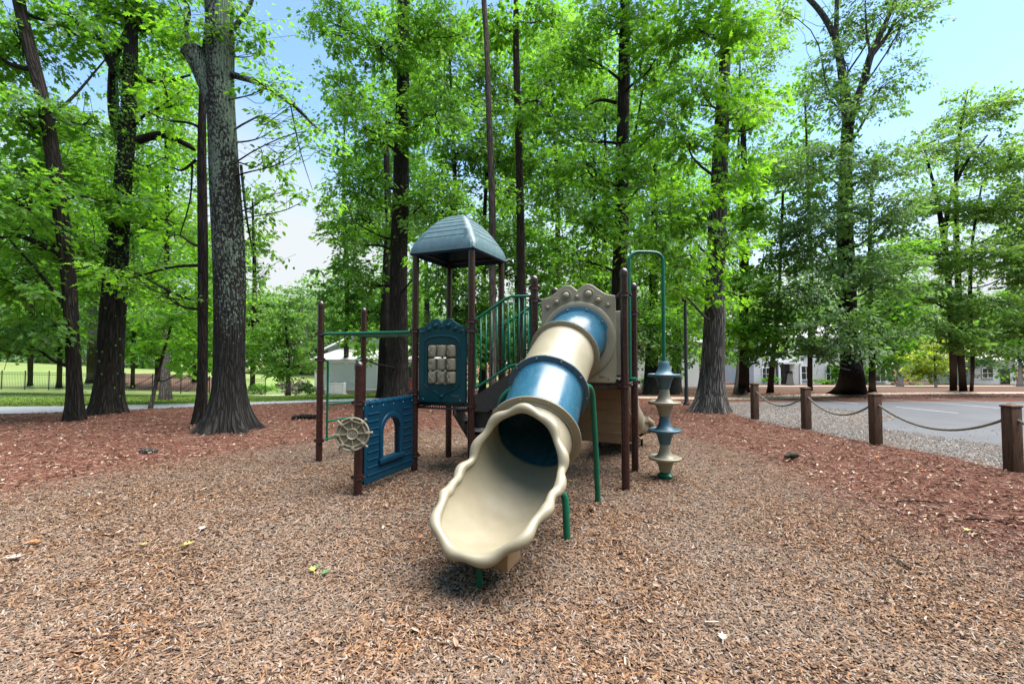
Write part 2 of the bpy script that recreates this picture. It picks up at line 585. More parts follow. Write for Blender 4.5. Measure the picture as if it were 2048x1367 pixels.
# ---- decks
def deck(ps, z, name='deck'):
    m = MB()
    c = sum((Vector((p[0], p[1], 0)) for p in ps), Vector()) / 4
    q = [c + (Vector((p[0], p[1], 0)) - c) * 0.97 for p in ps]
    for (za, zc) in ((z - 0.055, z),):
        vs = [a + ZV * za for a in q] + [a + ZV * zc for a in q]
        m.add(vs, [(3, 2, 1, 0), (4, 5, 6, 7)] + [(i, (i + 1) % 4, 4 + (i + 1) % 4, 4 + i) for i in range(4)])
    d = m.build(name, M['black'], play)
    g = MB()                                            # rows of raised studs between the drain holes, hanging flange
    for i in range(4):
        a, b = q[i], q[(i + 1) % 4]
        g.tube([a + ZV * (z - 0.09), b + ZV * (z - 0.09)], 0.012, 6)
        for k in range(24):
            p = a.lerp(b, (k + 0.5) / 24)
            g.tube([p + ZV * (z - 0.095), p + ZV * (z - 0.05)], 0.006, 5)
    g.build('deck_flange', M['black'], d)
    return d


deck((P1, P2, P4, P3), 0.90)
deck((Q3, Q1, Q2, Q4), 1.20)

# ---- activity panel with nine turning blocks
def crown_outline(w, zs, zpk, zdip, pk, z0, n=5):
    D, E, q = zpk - zdip, zpk - zs, w - pk
    half = [(0.0, zdip), (pk * 0.22, zdip + D * 0.36), (pk * 0.58, zpk - D * 0.14), (pk, zpk), (pk + q * 0.16, zpk - E * 0.10), (pk + q * 0.40, zs + E * 0.52),
            (pk + q * 0.64, zs + E * 0.18), (w * 0.92, zs + E * 0.03), (w * 0.985, zs), (w, zs - 0.014)]
    sp = [tuple(p) for p in spline(half, n)]
    rc = 0.02
    low = [(w, z0 + rc), (w - rc * 0.3, z0 + rc * 0.3), (w - rc, z0)]
    right = sp + low
    return right + [(-x, z) for (x, z) in reversed(right)][:-1]


def rib(m, pts, F, r=0.007, z=0.0):
    m.tube([F @ Vector((p[0], p[1], z)) for p in pts], r, 6)


def dome(m, F, x, y, r, z, ring=True):
    m.lathe([(r, -0.004), (r * 0.97, r * 0.2), (r * 0.78, r * 0.46), (r * 0.42, r * 0.64), (0, r * 0.7)], F @ Vector((x, y, z)), F.to_3x3() @ Vector((0, 0, 1)), 16)
    if ring:
        m.torus(F @ Vector((x, y, z)), r * 1.36, r * 0.2, F.to_3x3() @ Vector((0, 0, 1)), 24, 6)


def bolts(name, F, pts, z, parent, r=0.008):
    for p in pts:
        MB().ball(F @ Vector((p[0], p[1], z)), r, n=8).build(name, M['steel'], parent)


uA = (Vector((P2[0], P2[1], 0)) - Vector((P1[0], P1[1], 0))).normalized()
nA = Vector((uA.y, -uA.x, 0))
FA = frame(V3(((P1[0] + P2[0]) / 2, (P1[1] + P2[1]) / 2), 0), uA, nA)
out = crown_outline(0.345, 1.838, 1.946, 1.886, 0.094, 0.885)
hole = [(-0.212, 1.12), (0.208, 1.12), (0.208, 1.60), (0.19, 1.618), (-0.194, 1.618), (-0.212, 1.60)]
pm = MB().mesh(flat_panel([out, hole], 0.022, 0.008), FA)
for (x, y, r) in ((-0.095, 1.858, 0.031), (0.095, 1.858, 0.031), (0.0, 1.836, 0.018), (-0.195, 1.815, 0.024), (0.195, 1.815, 0.024),
                  (-0.275, 1.78, 0.017), (0.275, 1.78, 0.017), (0.0, 0.965, 0.026)):
    dome(pm, FA, x, y, r, 0.022)
rib(pm, [(-0.262, 1.60), (-0.25, 1.66), (-0.2, 1.70), (-0.1, 1.722), (0, 1.728), (0.1, 1.722), (0.2, 1.70), (0.25, 1.66), (0.262, 1.60)], FA, 0.012, 0.02)
rib(pm, [(-0.262, 1.60), (-0.262, 1.12)], FA, 0.012, 0.02)
rib(pm, [(0.262, 1.60), (0.262, 1.12)], FA, 0.012, 0.02)
rib(pm, [(-0.262, 1.12), (-0.22, 1.07), (-0.14, 1.03), (-0.06, 1.01), (-0.04, 0.985)], FA, 0.010, 0.02)
rib(pm, [(0.262, 1.12), (0.22, 1.07), (0.14, 1.03), (0.06, 1.01), (0.04, 0.985)], FA, 0.010, 0.02)
act = pm.build('activity_panel', M['teal'], play, sharp=50)
bolts('bolt', FA, [(-0.31, 1.79), (0.31, 1.79), (-0.27, 0.925), (0.27, 0.925)], 0.024, act)
tb = MB()
for (y, w) in ((0.985, 0.115), (0.968, 0.10)):
    for k in range(12):
        tb.box(FA @ Vector((0.205 - 0.055 + k * w / 12 + 0.003, y, 0.0225)), (0.0055, 0.004, 0.009), math.atan2(uA.y, uA.x))
tb.build('maker_label', M['roof'], act, smooth=False)
rods = MB()
for x in (-0.138, 0.0, 0.138):
    rods.tube([FA @ Vector((x, 1.10, 0)), FA @ Vector((x, 1.635, 0))], 0.012, 8)
rods.build('rod', M['green'], act)
syms = {(0, 2): 'O', (1, 0): 'O', (1, 2): 'O', (2, 1): 'X', (2, 2): 'X', (0, 0): 'X', (0, 1): '', (1, 1): '', (2, 0): 'X'}
for r_ in range(3):
    for c_ in range(3):
        x, z = -0.138 + 0.138 * c_, 1.533 - 0.166 * r_
        rb_, hh = 0.064, 0.071
        bl = MB().lathe([(0.02, -hh - 0.006), (rb_ * 0.9, -hh), (rb_ * 0.98, -hh + 0.006), (rb_, -hh + 0.016), (rb_, hh - 0.016), (rb_ * 0.98, hh - 0.006), (rb_ * 0.9, hh), (0.02, hh + 0.006)],
                        FA @ Vector((x, z, 0)), n=28).build('spinner_block', M['beige_dark'], act)
        s = syms[(r_, c_)]
        if s:
            tw = random.uniform(-0.45, 0.45)
            sm = MB()

            def onb(u, v):
                a = tw + u / rb_
                return FA @ Vector((x + math.sin(a) * (rb_ + 0.001), z + v, math.cos(a) * (rb_ + 0.001)))
            if s == 'O':
                sm.tube([onb(0.03 * math.cos(t * math.pi / 10), 0.038 * math.sin(t * math.pi / 10)) for t in range(20)], 0.0055, 6, closed=True)
            else:
                sm.tube([onb(-0.028 + 0.0056 * t, -0.036 + 0.0072 * t) for t in range(11)], 0.0055, 6)
                sm.tube([onb(0.028 - 0.0056 * t, -0.036 + 0.0072 * t) for t in range(11)], 0.0055, 6)
            sm.build('symbol', M['beige_dark'], bl)

# ---- blue plank panel with arched window
uB = (Vector((P1[0], P1[1], 0)) - Vector((L3[0], L3[1], 0))).normalized()
lenB = math.hypot(P1[0] - L3[0], P1[1] - L3[1])
nB = Vector((uB.y, -uB.x, 0))
FB = frame(V3(((P1[0] + L3[0]) / 2, (P1[1] + L3[1]) / 2), 0), uB, nB)
wB = lenB / 2 - 0.065
z0, z1 = 0.075, 0.955


def rrect(w, a, b, r):
    o = []
    for (sx, zz, a0) in ((w - r, b - r, 0), (-w + r, b - r, 90), (-w + r, a + r, 180), (w - r, a + r, 270)):
        for k in range(4):
            t = rad(a0 + 30 * k)
            o.append((sx + r * math.cos(t), zz + r * math.sin(t)))
    return o


wx, wz0, wz1 = 0.165, 0.305, 0.62


def arch(w, a, b, n=14, e=1.0):
    return [(-w, a), (w, a), (w, b)] + [(w * math.cos(math.pi * k / n), b + w * e * math.sin(math.pi * k / n)) for k in range(1, n)] + [(-w, b)]


pb = MB().mesh(flat_panel([rrect(wB, z0, z1, 0.03), arch(wx, wz0, wz1 - 0.03)], 0.03, 0.012), FB)
for side in (1, -1):
    for k in range(9):
        z = 0.165 + k * 0.083
        segs = [(-wB + 0.05, wB - 0.05)]
        if 0.27 < z < 0.84:
            segs = [(-wB + 0.05, -wx - 0.075), (wx + 0.075, wB - 0.05)]
        for (a, b) in segs:
            pb.tube([FB @ Vector((a, z, side * 0.026)), FB @ Vector((b, z, side * 0.026))], 0.0125, 8)
win = pb.build('window_panel', M['navy'], play, sharp=50)
m = MB()
m.tube([FB @ Vector((-wB + 0.03, z1 - 0.01, 0)), FB @ Vector((wB - 0.03, z1 - 0.01, 0))], 0.034, 12)
for k in range(8):
    x = -wB + 0.09 + k * (2 * wB - 0.18) / 7
    m.tube([FB @ Vector((x - 0.017, z1 - 0.01, 0)), FB @ Vector((x + 0.017, z1 - 0.01, 0))], 0.039, 12)
m.build('top_roll', M['navy'], win)
m = MB().mesh(flat_panel([arch(wx + 0.062, wz0 - 0.06, wz1 - 0.03), arch(wx, wz0, wz1 - 0.03)], 0.046, 0.01), FB)
m.build('window_frame', M['navy'], win, sharp=50)
m = MB()
m.box(FB @ Vector((0, wz0 - 0.025, 0.048)), (2 * wx + 0.16, 0.03, 0.06), math.atan2(uB.y, uB.x), 0.008)
m.build('sill', M['navy'], win)
bolts('bolt', FB, [(-wB + 0.12 + k * 0.2, z1 - 0.045) for k in range(5)], 0.033, win, 0.007)
m = MB()
for z in (0.14, 0.9):
    m.box(FB @ Vector((-wB - 0.02, z, 0)), (0.06, 0.035, 0.04), math.atan2(uB.y, uB.x), 0.006)
    m.box(FB @ Vector((wB + 0.02, z, 0)), (0.06, 0.035, 0.04), math.atan2(uB.y, uB.x), 0.006)
m.build('bracket', M['green'], win)

# ---- ship's wheel on the short post
wc = Vector((-1.664, 4.775, 0.655))
wn = Vector((0.12, -0.98, 0.05)).normalized()
FW = frame(wc, Vector((0.99, 0.12, 0)), wn)
R3 = FW.to_3x3()
wm = MB().lathe([(0.0, -0.02), (0.160, -0.02), (0.172, -0.012), (0.176, 0.0), (0.174, 0.016), (0.168, 0.02), (0.160, 0.016), (0.156, 0.004), (0.138, 0.004),
                 (0.134, 0.016), (0.127, 0.017), (0.123, 0.008), (0.120, -0.006), (0.062, -0.008), (0.060, 0.012), (0.054, 0.02), (0.046, 0.016), (0.042, 0.010), (0.0, 0.010)],
                wc, wn, 48)
for k in range(8):
    a = math.pi / 8 * 2 * k + 0.06
    d = R3 @ Vector((math.cos(a), math.sin(a), 0))
    S = R3.to_4x4() @ Matrix.Rotation(a, 4, 'Z')
    wm.box(wc + d * 0.092 + wn * 0.002, (0.07, 0.014, 0.022), bev=0.003, M=S)
    wm.box(wc + d * 0.150 + wn * 0.008, (0.044, 0.036, 0.034), bev=0.005, M=S)
    wm.box(wc + d * 0.150 + wn * 0.024, (0.02, 0.015, 0.012), bev=0.003, M=S)
    wm.tube([wc + d * 0.165, wc + d * 0.198], [0.011, 0.013], 8)
    wm.tube([wc + d * 0.195, wc + d * 0.207], [0.016, 0.014], 10)
for k in range(3):
    a = rad(90 + 120 * k)
    wm.torus(wc + R3 @ Vector((0.02 * math.cos(a), 0.02 * math.sin(a), 0.011)), 0.0125, 0.0035, wn, 16, 6)
wm.torus(wc + wn * 0.011, 0.008, 0.003, wn, 14, 6)
wheel = wm.build('steering_wheel', M['beige_dark'], play, sharp=35)
MB().tube([wc - wn * 0.02, V3(L3, 0.655)], 0.022, 12).build('wheel_axle', M['brown'], wheel)

# ---- overhead ladder and rung ladder at its end
m = MB()
zo = 1.785
m.tube([V3(L1, zo), V3(P1, zo)], 0.020, 10)
m.tube([V3(L2, zo), V3(P3, zo)], 0.020, 10)
ov = m.build('overhead_ladder', M['green'], play)
m = MB()
for k in range(6):
    t = (k + 0.7) / 6.4
    m.tube([V3(L1, zo).lerp(V3(P1, zo), t), V3(L2, zo).lerp(V3(P3, zo), t)], 0.015, 8)
m.build('rung', M['green'], ov)
va = (V3(L2, 0) - V3(L1, 0)); la = va.length; va = va / la
m = MB()
zt, zl = zrow(719, 6.44), 0.29
for s, e in ((0, 1), (la, -1)):
    b = V3(L1, 0) + va * s
    path = spline([b + ZV * zt, b + va * e * 0.06 + ZV * zt, b + va * e * 0.115 + ZV * (zt - 0.025), b + va * e * 0.135 + ZV * (zt - 0.085), b + va * e * 0.135 + ZV * (zl + 0.3),
                   b + va * e * 0.135 + ZV * zl, b + va * e * 0.135 + ZV * (zl - 0.02)], 6)
    m.tube(path, 0.0165, 10)
    m.tube([b + ZV * zl, b + va * e * 0.135 + ZV * zl], 0.0165, 10)
lad = m.build('ladder', M['green'], play)
for z in (0.78, 0.54, 0.29):
    MB().tube([V3(L1, z) + va * 0.135, V3(L1, z) + va * (la - 0.135)], 0.0155, 10).build('rung', M['green'], lad)

# ---- stairs and railings between the two decks
def railing(A, B):
    A, B = Vector((A[0], A[1], 0)), Vector((B[0], B[1], 0))
    L = (B - A).length
    d = (B - A) / L

    def ztop(s): return min(1.885 + 0.66 * s, 2.195)
    def zbot(s): return min(1.045 + 0.63 * s, 1.36)
    s0, s1 = 0.05, L - 0.05
    k1 = (2.195 - 1.885) / 0.66
    k2 = (1.36 - 1.045) / 0.63
    m = MB()
    m.tube([A + d * 0.0 + ZV * 1.885] + [A + d * s + ZV * ztop(s) for s in (s0, k1 - 0.03, k1 + 0.03, L)], 0.017, 10)
    m.tube([A + d * s + ZV * zbot(s) for s in (s0, k2 - 0.02, k2 + 0.02, s1)], 0.015, 10)
    m.tube([A + d * s0 + ZV * zbot(s0), A + d * s0 + ZV * ztop(s0)], 0.015, 10)
    m.tube([A + d * s1 + ZV * zbot(s1), A + d * s1 + ZV * ztop(s1)], 0.015, 10)
    r = m.build('railing', M['green'], play)
    n = 10
    m = MB()
    for k in range(1, n):
        s = s0 + (s1 - s0) * k / n
        m.tube([A + d * s + ZV * zbot(s), A + d * s + ZV * ztop(s)], 0.010, 8)
    m.build('baluster', M['green'], r)


railing(P2, Q3)
railing(P4, Q4)


def stringer(A, B):
    A, B = Vector((A[0], A[1], 0)), Vector((B[0], B[1], 0))
    d = (B - A).normalized(); L = (B - A).length
    n = Vector((d.y, -d.x, 0))
    pts = [(0.045, 0.80), (0.20, 0.79), (0.62, 1.02), (L - 0.02, 1.08), (L - 0.02, 1.27), (0.5, 1.27), (0.045, 0.985)]
    m = MB()
    a = [A + d * x + ZV * z + n * 0.012 for x, z in pts]
    b = [A + d * x + ZV * z - n * 0.012 for x, z in pts]
    k = len(pts)
    m.add(a + b, [tuple(range(k)), tuple(reversed(range(k, 2 * k)))] + [(i, k + i, k + (i + 1) % k, (i + 1) % k) for i in range(k)])
    return m


st = stringer(P2, Q3).build('stair', M['black'], play)
stringer(P4, Q4).build('stringer', M['black'], st)
for (t, z) in ((0.22, 1.0), (0.58, 1.1)):
    a0, a1 = V3(P2, z).lerp(V3(Q3, z), t), V3(P4, z).lerp(V3(Q4, z), t)
    b0, b1 = V3(P2, z).lerp(V3(Q3, z), t + 0.34), V3(P4, z).lerp(V3(Q4, z), t + 0.34)
    m = MB().add([a0, a1, b1, b0, a0 - ZV * 0.05, a1 - ZV * 0.05, b1 - ZV * 0.05, b0 - ZV * 0.05],
                 [(0, 1, 2, 3), (7, 6, 5, 4), (0, 4, 5, 1), (1, 5, 6, 2), (2, 6, 7, 3), (3, 7, 4, 0)])
    m.build('tread', M['black'], st)
m = MB()
# punched apron under the lower tread, with its pale bracket
for i in range(9):
    for j in range(5):
        m.tube([V3(P2, 0).lerp(V3(Q3, 0), 0.07 + i * 0.032) + Vector((0.02, 0.06, 0.885 - j * 0.026)), V3(P2, 0).lerp(V3(Q3, 0), 0.07 + (i + 1) * 0.032) + Vector((0.02, 0.06, 0.885 - j * 0.026))], 0.006, 5)
for i in range(10):
    m.tube([V3(P2, 0).lerp(V3(Q3, 0), 0.07 + i * 0.032) + Vector((0.02, 0.06, 0.89)), V3(P2, 0).lerp(V3(Q3, 0), 0.07 + i * 0.032) + Vector((0.02, 0.06, 0.765))], 0.006, 5)
m.box(V3(P2, 0.7).lerp(V3(Q3, 0.7), 0.25) + Vector((0.02, 0.10, 0)), (0.36, 0.02, 0.24), math.atan2(-0.13, 0.77))
m.build('apron', M['black'], st)
MB().box(V3(P2, 0.84).lerp(V3(Q3, 0.84), 0.37) + Vector((0.0, 0.04, 0)), (0.05, 0.012, 0.11), 0.0, 0.005).build('bracket', M['grey_metal'], st)

# access steps behind the tower, going down to the back
vd = Vector((0.35, 0.937, 0)); ud = Vector((0.937, -0.35, 0))
base = V3(((P3[0] + P4[0]) / 2, (P3[1] + P4[1]) / 2), 0) + vd * 0.05
acc = MB()
for sgn in (-1, 1):
    o = base + ud * (0.36 * sgn)
    pts = [(0, 0.90), (0.0, 0.62), (0.55, 0.13), (0.95, 0.13), (0.95, 0.30), (0.62, 0.36), (0.30, 0.66), (0.1, 0.90)]
    k = len(pts)
    a = [o + vd * x + ZV * z + ud * 0.012 for x, z in pts]; b = [o + vd * x + ZV * z - ud * 0.012 for x, z in pts]
    acc.add(a + b, [tuple(range(k)), tuple(reversed(range(k, 2 * k)))] + [(i, k + i, k + (i + 1) % k, (i + 1) % k) for i in range(k)])
acc = acc.build('access_steps', M['black'], play)
for (x, z) in ((0.22, 0.68), (0.5, 0.46), (0.8, 0.25)):
    MB().box(base + vd * x + ZV * z, (0.72, 0.3, 0.05), math.atan2(ud.y, ud.x), 0.006).build('tread', M['black'], acc)
for sgn in (-1, 1):
    MB().tube([base + vd * 0.9 + ud * 0.33 * sgn, base + vd * 0.9 + ud * 0.33 * sgn + ZV * 0.24], 0.022, 8).build('leg', M['black'], acc)
m = MB()     # curved gusset under the tower deck
g = [(0.0, 0.0), (-0.14, 0.0), (-0.135, -0.06), (-0.09, -0.13), (0.0, -0.19)]
a = [V3(P2, 0.855) + uA * x + ZV * z + nA * 0.0 + vd * 0.16 for x, z in g]; b = [p + vd * 0.02 for p in a]
m.add(a + b, [tuple(range(5)), tuple(reversed(range(5, 10)))] + [(i, 5 + i, 5 + (i + 1) % 5, (i + 1) % 5) for i in range(5)])
m.build('deck_gusset', M['black'], play)

# ---- beige slide panel with round opening
A3, A1 = Vector((Q3[0], Q3[1], 0)), Vector((Q1[0], Q1[1], 0))
uT = (A1 - A3).normalized(); nT = Vector((uT.y, -uT.x, 0))
FT = frame((A3 + A1) / 2, uT, nT)
zcen = 1.655
out = crown_outline(0.437, 2.150, 2.297, 2.225, 0.125, 1.165)
circ = [(0.335 * math.cos(2 * math.pi * k / 40), zcen + 0.335 * math.sin(2 * math.pi * k / 40)) for k in range(40)]
pm = MB().mesh(flat_panel([out, circ], 0.024, 0.010), FT)
for (x, y, r) in ((-0.132, 2.175, 0.044), (0.132, 2.180, 0.044), (0.0, 2.155, 0.026), (-0.245, 2.105, 0.033), (0.245, 2.105, 0.033),
                  (-0.355, 2.045, 0.024), (0.355, 2.045, 0.024)):
    dome(pm, FT, x, y, r, 0.024)
pm.lathe([(0.447, 0.016), (0.443, 0.030), (0.436, 0.036), (0.40, 0.038), (0.36, 0.038), (0.335, 0.034)], FT @ Vector((0, zcen, 0)), nT, 56)
sp = pm.build('slide_panel', M['beige'], play, sharp=50)
bolts('bolt', FT, [(0.36, 1.215), (-0.36, 1.215), (0.42, 1.6)], 0.026, sp)
m = MB()
for k in range(3):
    m.tube([FT @ Vector((0.25, 1.245 - k * 0.012, 0.0245)), FT @ Vector((0.37, 1.245 - k * 0.012, 0.0245))], 0.002, 4)
m.build('maker_label', M['beige'], sp)
m = MB()
for (p, z, s) in ((Q1, 2.135, -1), (Q1, 1.20, -1), (Q3, 2.14, 1)):
    m.tube([V3(p, z), V3(p, z) + uT * s * 0.13], 0.014, 8)
m.build('bracket', M['brown'], sp)
MB().box(FT @ Vector((0.45, 1.185, -0.03)), (0.16, 0.06, 0.07), math.atan2(uT.y, uT.x), 0.01).build('support_bracket', M['black'], sp)

# ---- tube slide
ax = [Vector((0.755, 5.255, 1.655)), Vector((0.563, 4.925, 1.495)), Vector((0.335, 4.26, 1.136)), Vector((0.178, 3.72, 0.816))]
tn = [Vector((nT.x, nT.y, -0.06)).normalized(), ((ax[1] - ax[0]).normalized() * 0.45 + (ax[2] - ax[1]).normalized()).normalized(),
      (ax[3] - ax[1]).normalized(), (ax[3] - ax[2] + Vector((0, 0, 0.02))).normalized()]
RT, RF = 0.330, 0.383
root = None


def ring_pts(c, t, r, n=56):
    u = Vector((1, 0, 0)); u = (u - t * u.dot(t)).normalized(); w = t.cross(u)
    return [c + (u * math.cos(2 * math.pi * k / n) + w * math.sin(2 * math.pi * k / n)) * r for k in range(n)]


def section(i, name, mat, parent):
    m = MB()
    n = 56
    a, b = ax[i], ax[i + 1]
    L = (b - a).length
    rings = []
    fl = 0.014

    def R(c, t, r): rings.append(ring_pts(c, t, r, n))
    steps = 10
    R(a + tn[i] * 0.001, tn[i], RT - 0.012)
    R(a + tn[i] * 0.001, tn[i], RF - 0.004); R(a + tn[i] * 0.004, tn[i], RF); R(a + tn[i] * (fl - 0.003), tn[i], RF); R(a + tn[i] * fl, tn[i], RF - 0.004)
    R(a + tn[i] * (fl + 0.001), tn[i], RT + 0.014); R(a + tn[i] * (fl + 0.008), tn[i], RT + 0.003)
    for k in range(1, steps):
        u = k / steps
        h = L * 0.34
        p0, p3 = a + tn[i] * fl, b - tn[i + 1] * fl
        p1, p2 = p0 + tn[i] * h, p3 - tn[i + 1] * h
        p = p0 * (1 - u) ** 3 + p1 * 3 * u * (1 - u) ** 2 + p2 * 3 * u * u * (1 - u) + p3 * u ** 3
        t = (tn[i] * (1 - u) + tn[i + 1] * u).normalized()
        R(p, t, RT)
    e, te = b, tn[i + 1]
    R(e - te * (fl + 0.008), te, RT + 0.003); R(e - te * (fl + 0.001), te, RT + 0.014)
    R(e - te * fl, te, RF - 0.004); R(e - te * (fl - 0.003), te, RF); R(e - te * 0.004, te, RF); R(e - te * 0.001, te, RF - 0.004)
    R(e - te * 0.001, te, RT - 0.012)
    for k in range(steps - 1, 0, -1):         # inner wall
        u = k / steps
        h = L * 0.34
        p0, p3 = a + tn[i] * fl, b - tn[i + 1] * fl
        p1, p2 = p0 + tn[i] * h, p3 - tn[i + 1] * h
        p = p0 * (1 - u) ** 3 + p1 * 3 * u * (1 - u) ** 2 + p2 * 3 * u * u * (1 - u) + p3 * u ** 3
        R(p, (tn[i] * (1 - u) + tn[i + 1] * u).normalized(), RT - 0.012)
    vs = [p for r in rings for p in r]
    nr = len(rings)
    fs = []
    for j in range(nr):
        j2 = (j + 1) % nr
        for k in range(n):
            l = (k + 1) % n
            fs.append((j * n + k, j * n + l, j2 * n + l, j2 * n + k))
    m.add(vs, fs)
    return m.build(name, mat, parent, sharp=38)


slide = section(0, 'tube_slide', M['blue'], play)
section(1, 'tube_section', M['beige'], slide)
section(2, 'tube_section', M['blue'], slide)
for i in range(4):
    for k, p in enumerate(ring_pts(ax[i] + tn[i] * 0.016, tn[i], (RT + RF) / 2 + 0.006, 10)):
        MB().ball(p, 0.0095, n=8).build('flange_bolt', M['steel'], slide)

# exit scoop
e3, t3 = ax[3], tn[3]
eh_ = Vector((-0.405, -0.914, 0)).normalized()
side = Vector((-eh_.y, eh_.x, 0))
LE = 1.00


def zc(s): return e3.z - 0.55 * s + 0.37 * s * s


def sect(s, phi, R):
    sl = -0.55 + 0.74 * s
    T = (eh_ + ZV * sl).normalized()
    U = (ZV - T * ZV.dot(T)).normalized()
    c = Vector((e3.x, e3.y, 0)) + eh_ * s + ZV * zc(s)
    return c + (side * math.sin(phi) - U * math.cos(phi)) * R


def RS(s): return 0.312 + 0.062 * min(1, max(0, (s - 0.12) / 0.36)) ** 1.1


def phimax(s):
    if s <= 0.10: return 180.0
    if s <= 0.36: p = 180 - 86 * math.sqrt((s - 0.10) / 0.26)
    else: p = 94 - 22 * ((s - 0.36) / (LE - 0.36)) ** 0.8
    return p


ss = [0.004, 0.03, 0.06, 0.10] + [0.10 + 0.26 * (i / 14) ** 2 for i in range(1, 15)] + [0.36 + (LE - 0.36) * i / 22 for i in range(1, 23)]
NK = 40
grid = []


def scal(s):      # scalloped rim
    return math.sin(2 * math.pi * (s + 0.02) / 0.235)


for s in ss:
    row = []
    pm_ = phimax(s) + (1.5 * scal(s) if s > 0.12 else 0)
    for k in range(NK + 1):
        q = -1 + 2 * k / NK
        fr_ = max(0.0, (s - 0.36) / (LE - 0.36))
        s2 = s - fr_ ** 1.5 * (0.23 * abs(q) ** 3.0) + fr_ ** 4 * 0.012 * math.cos(q * 9.0)
        row.append(sect(s2, rad(pm_) * q, RS(s2)))
    grid.append(row)
m = MB()
vs = [p for r in grid for p in r]
w = NK + 1
fs = []
for j in range(len(grid) - 1):
    for k in range(NK):
        fs.append((j * w + k, j * w + k + 1, (j + 1) * w + k + 1, (j + 1) * w + k))
m.add(vs, fs)
exit_ = m.build('exit_chute', M['beige'], slide, sharp=80)
sm = exit_.modifiers.new('thick', 'SOLIDIFY'); sm.thickness = 0.014; sm.offset = 0
# rolled rim following the edge
i0 = 3
edge = [grid[j][0] for j in range(len(grid) - 1, i0 - 1, -1)] + [grid[j][NK] for j in range(i0 + 1, len(grid))] + [grid[-1][k] for k in range(NK - 1, 0, -1)]
m = MB()
ne = len(edge)
cum = [0.0]
for i in range(1, ne): cum.append(cum[-1] + (edge[i] - edge[i - 1]).length)
dense = []
N_ = 260
tot = cum[-1] + (edge[0] - edge[-1]).length
ee = edge + [edge[0]]; cc = cum + [tot]
j = 0
for q in range(N_):
    x = tot * q / N_
    while cc[j + 1] < x: j += 1
    dense.append(ee[j].lerp(ee[j + 1], (x - cc[j]) / max(1e-6, cc[j + 1] - cc[j])))
for _ in range(3):
    dense = [(dense[i - 1] + dense[i] * 2 + dense[(i + 1) % N_]) / 4 for i in range(N_)]
rr = [0.035 + 0.006 * math.sin(2 * math.pi * i / N_ * 13 + 0.6) for i in range(N_)]
cen_ = sum(dense, Vector()) / N_
axis0 = Vector((e3.x, e3.y, 0))
outp = []
for i, p in enumerate(dense):
    s = (p - axis0).dot(eh_)
    c = axis0 + eh_ * s + ZV * zc(max(0, s))
    o = (p - c)
    o = o.normalized() if o.length > 1e-5 else ZV
    outp.append(p + o * (0.010 + 0.009 * math.sin(2 * math.pi * i / N_ * 13 + 0.6)))
m.tube(outp, rr, 14, closed=True)
m.build('rolled_rim', M['beige'], exit_, sharp=80)
m = MB()
m.add([], [])
n = 56
rings = []
for (d, r) in ((0.001, RT - 0.014), (0.001, RF - 0.004), (0.004, RF + 0.002), (0.012, RF + 0.002), (0.016, RF - 0.004), (0.017, RT + 0.004), (0.03, RT - 0.006), (0.03, RT - 0.014)):
    rings.append(ring_pts(e3 + t3 * d, t3, r, n))
vs = [p for r in rings for p in r]; nr = len(rings); fs = []
for j in range(nr):
    j2 = (j + 1) % nr
    for k in range(n):
        l = (k + 1) % n
        fs.append((j * n + k, j * n + l, j2 * n + l, j2 * n + k))
m.add(vs, fs)
m.build('exit_flange', M['beige'], exit_, sharp=38)
kb = Vector((e3.x, e3.y, 0)) + eh_ * 0.74
zk = zc(0.74) - RS(0.74)
m = MB().box(kb + side * 0.10 + ZV * (zk - 0.07), (0.11, 0.22, 0.12), math.atan2(side.y, side.x), 0.02)
m.build('keel_block', M['tan'], exit_)


def leg(pts, r=0.0285, name='slide_leg'):
    o = MB().tube(spline(pts, 8), r, 14).build(name, M['green'], play)
    return o


leg([(0.872, 4.66, -0.1), (0.845, 4.60, 0.4), (0.80, 4.50, 0.95), (0.783, 4.46, 1.09), (0.745, 4.40, 1.165), (0.66, 4.30, 1.185), (0.60, 4.26, 1.17)])
leg([(-0.20, 4.44, -0.1), (-0.18, 4.40, 0.4), (-0.12, 4.33, 0.95), (-0.08, 4.30, 1.08), (0.0, 4.28, 1.15), (0.07, 4.26, 1.12)])
leg([(0.442, 3.69, -0.1), (0.436, 3.70, 0.15), (0.430, 3.72, 0.30), (0.41, 3.725, 0.35), (0.36, 3.73, 0.385), (0.29, 3.73, 0.40)])
leg([(-0.10, 3.60, -0.1), (-0.10, 3.62, 0.15), (-0.09, 3.64, 0.27), (-0.04, 3.66, 0.34), (0.05, 3.70, 0.37)])
MB().tube([kb + eh_ * 0.14 - side * 0.03 + ZV * -0.1, kb + eh_ * 0.14 - side * 0.03 + ZV * 0.14], 0.019, 10).build('slide_foot', M['green'], play)

# ---- back slide leaving the tall deck away from the camera
bd = Vector((0.43, 0.90, 0)).normalized(); bs = Vector((bd.y, -bd.x, 0))
bo = V3(((Q4[0] + Q2[0]) / 2 + 0.02, (Q4[1] + Q2[1]) / 2), 0)
prof = [(0.0, 1.20), (0.15, 1.19), (0.4, 1.0), (0.8, 0.70), (1.2, 0.43), (1.5, 0.30), (1.75, 0.25), (1.92, 0.25)]
prof = spline(prof, 4)
cs = [(-0.40, 0.19), (-0.385, 0.225), (-0.36, 0.23), (-0.33, 0.20), (-0.315, 0.05), (-0.26, 0.0), (0, -0.006), (0.26, 0.0), (0.315, 0.05), (0.33, 0.20), (0.36, 0.23), (0.385, 0.225), (0.40, 0.19),
      (0.385, 0.02), (0.33, -0.04), (0.0, -0.05), (-0.33, -0.04), (-0.385, 0.02)]
m = MB(); vs = []; fs = []; k = len(cs)
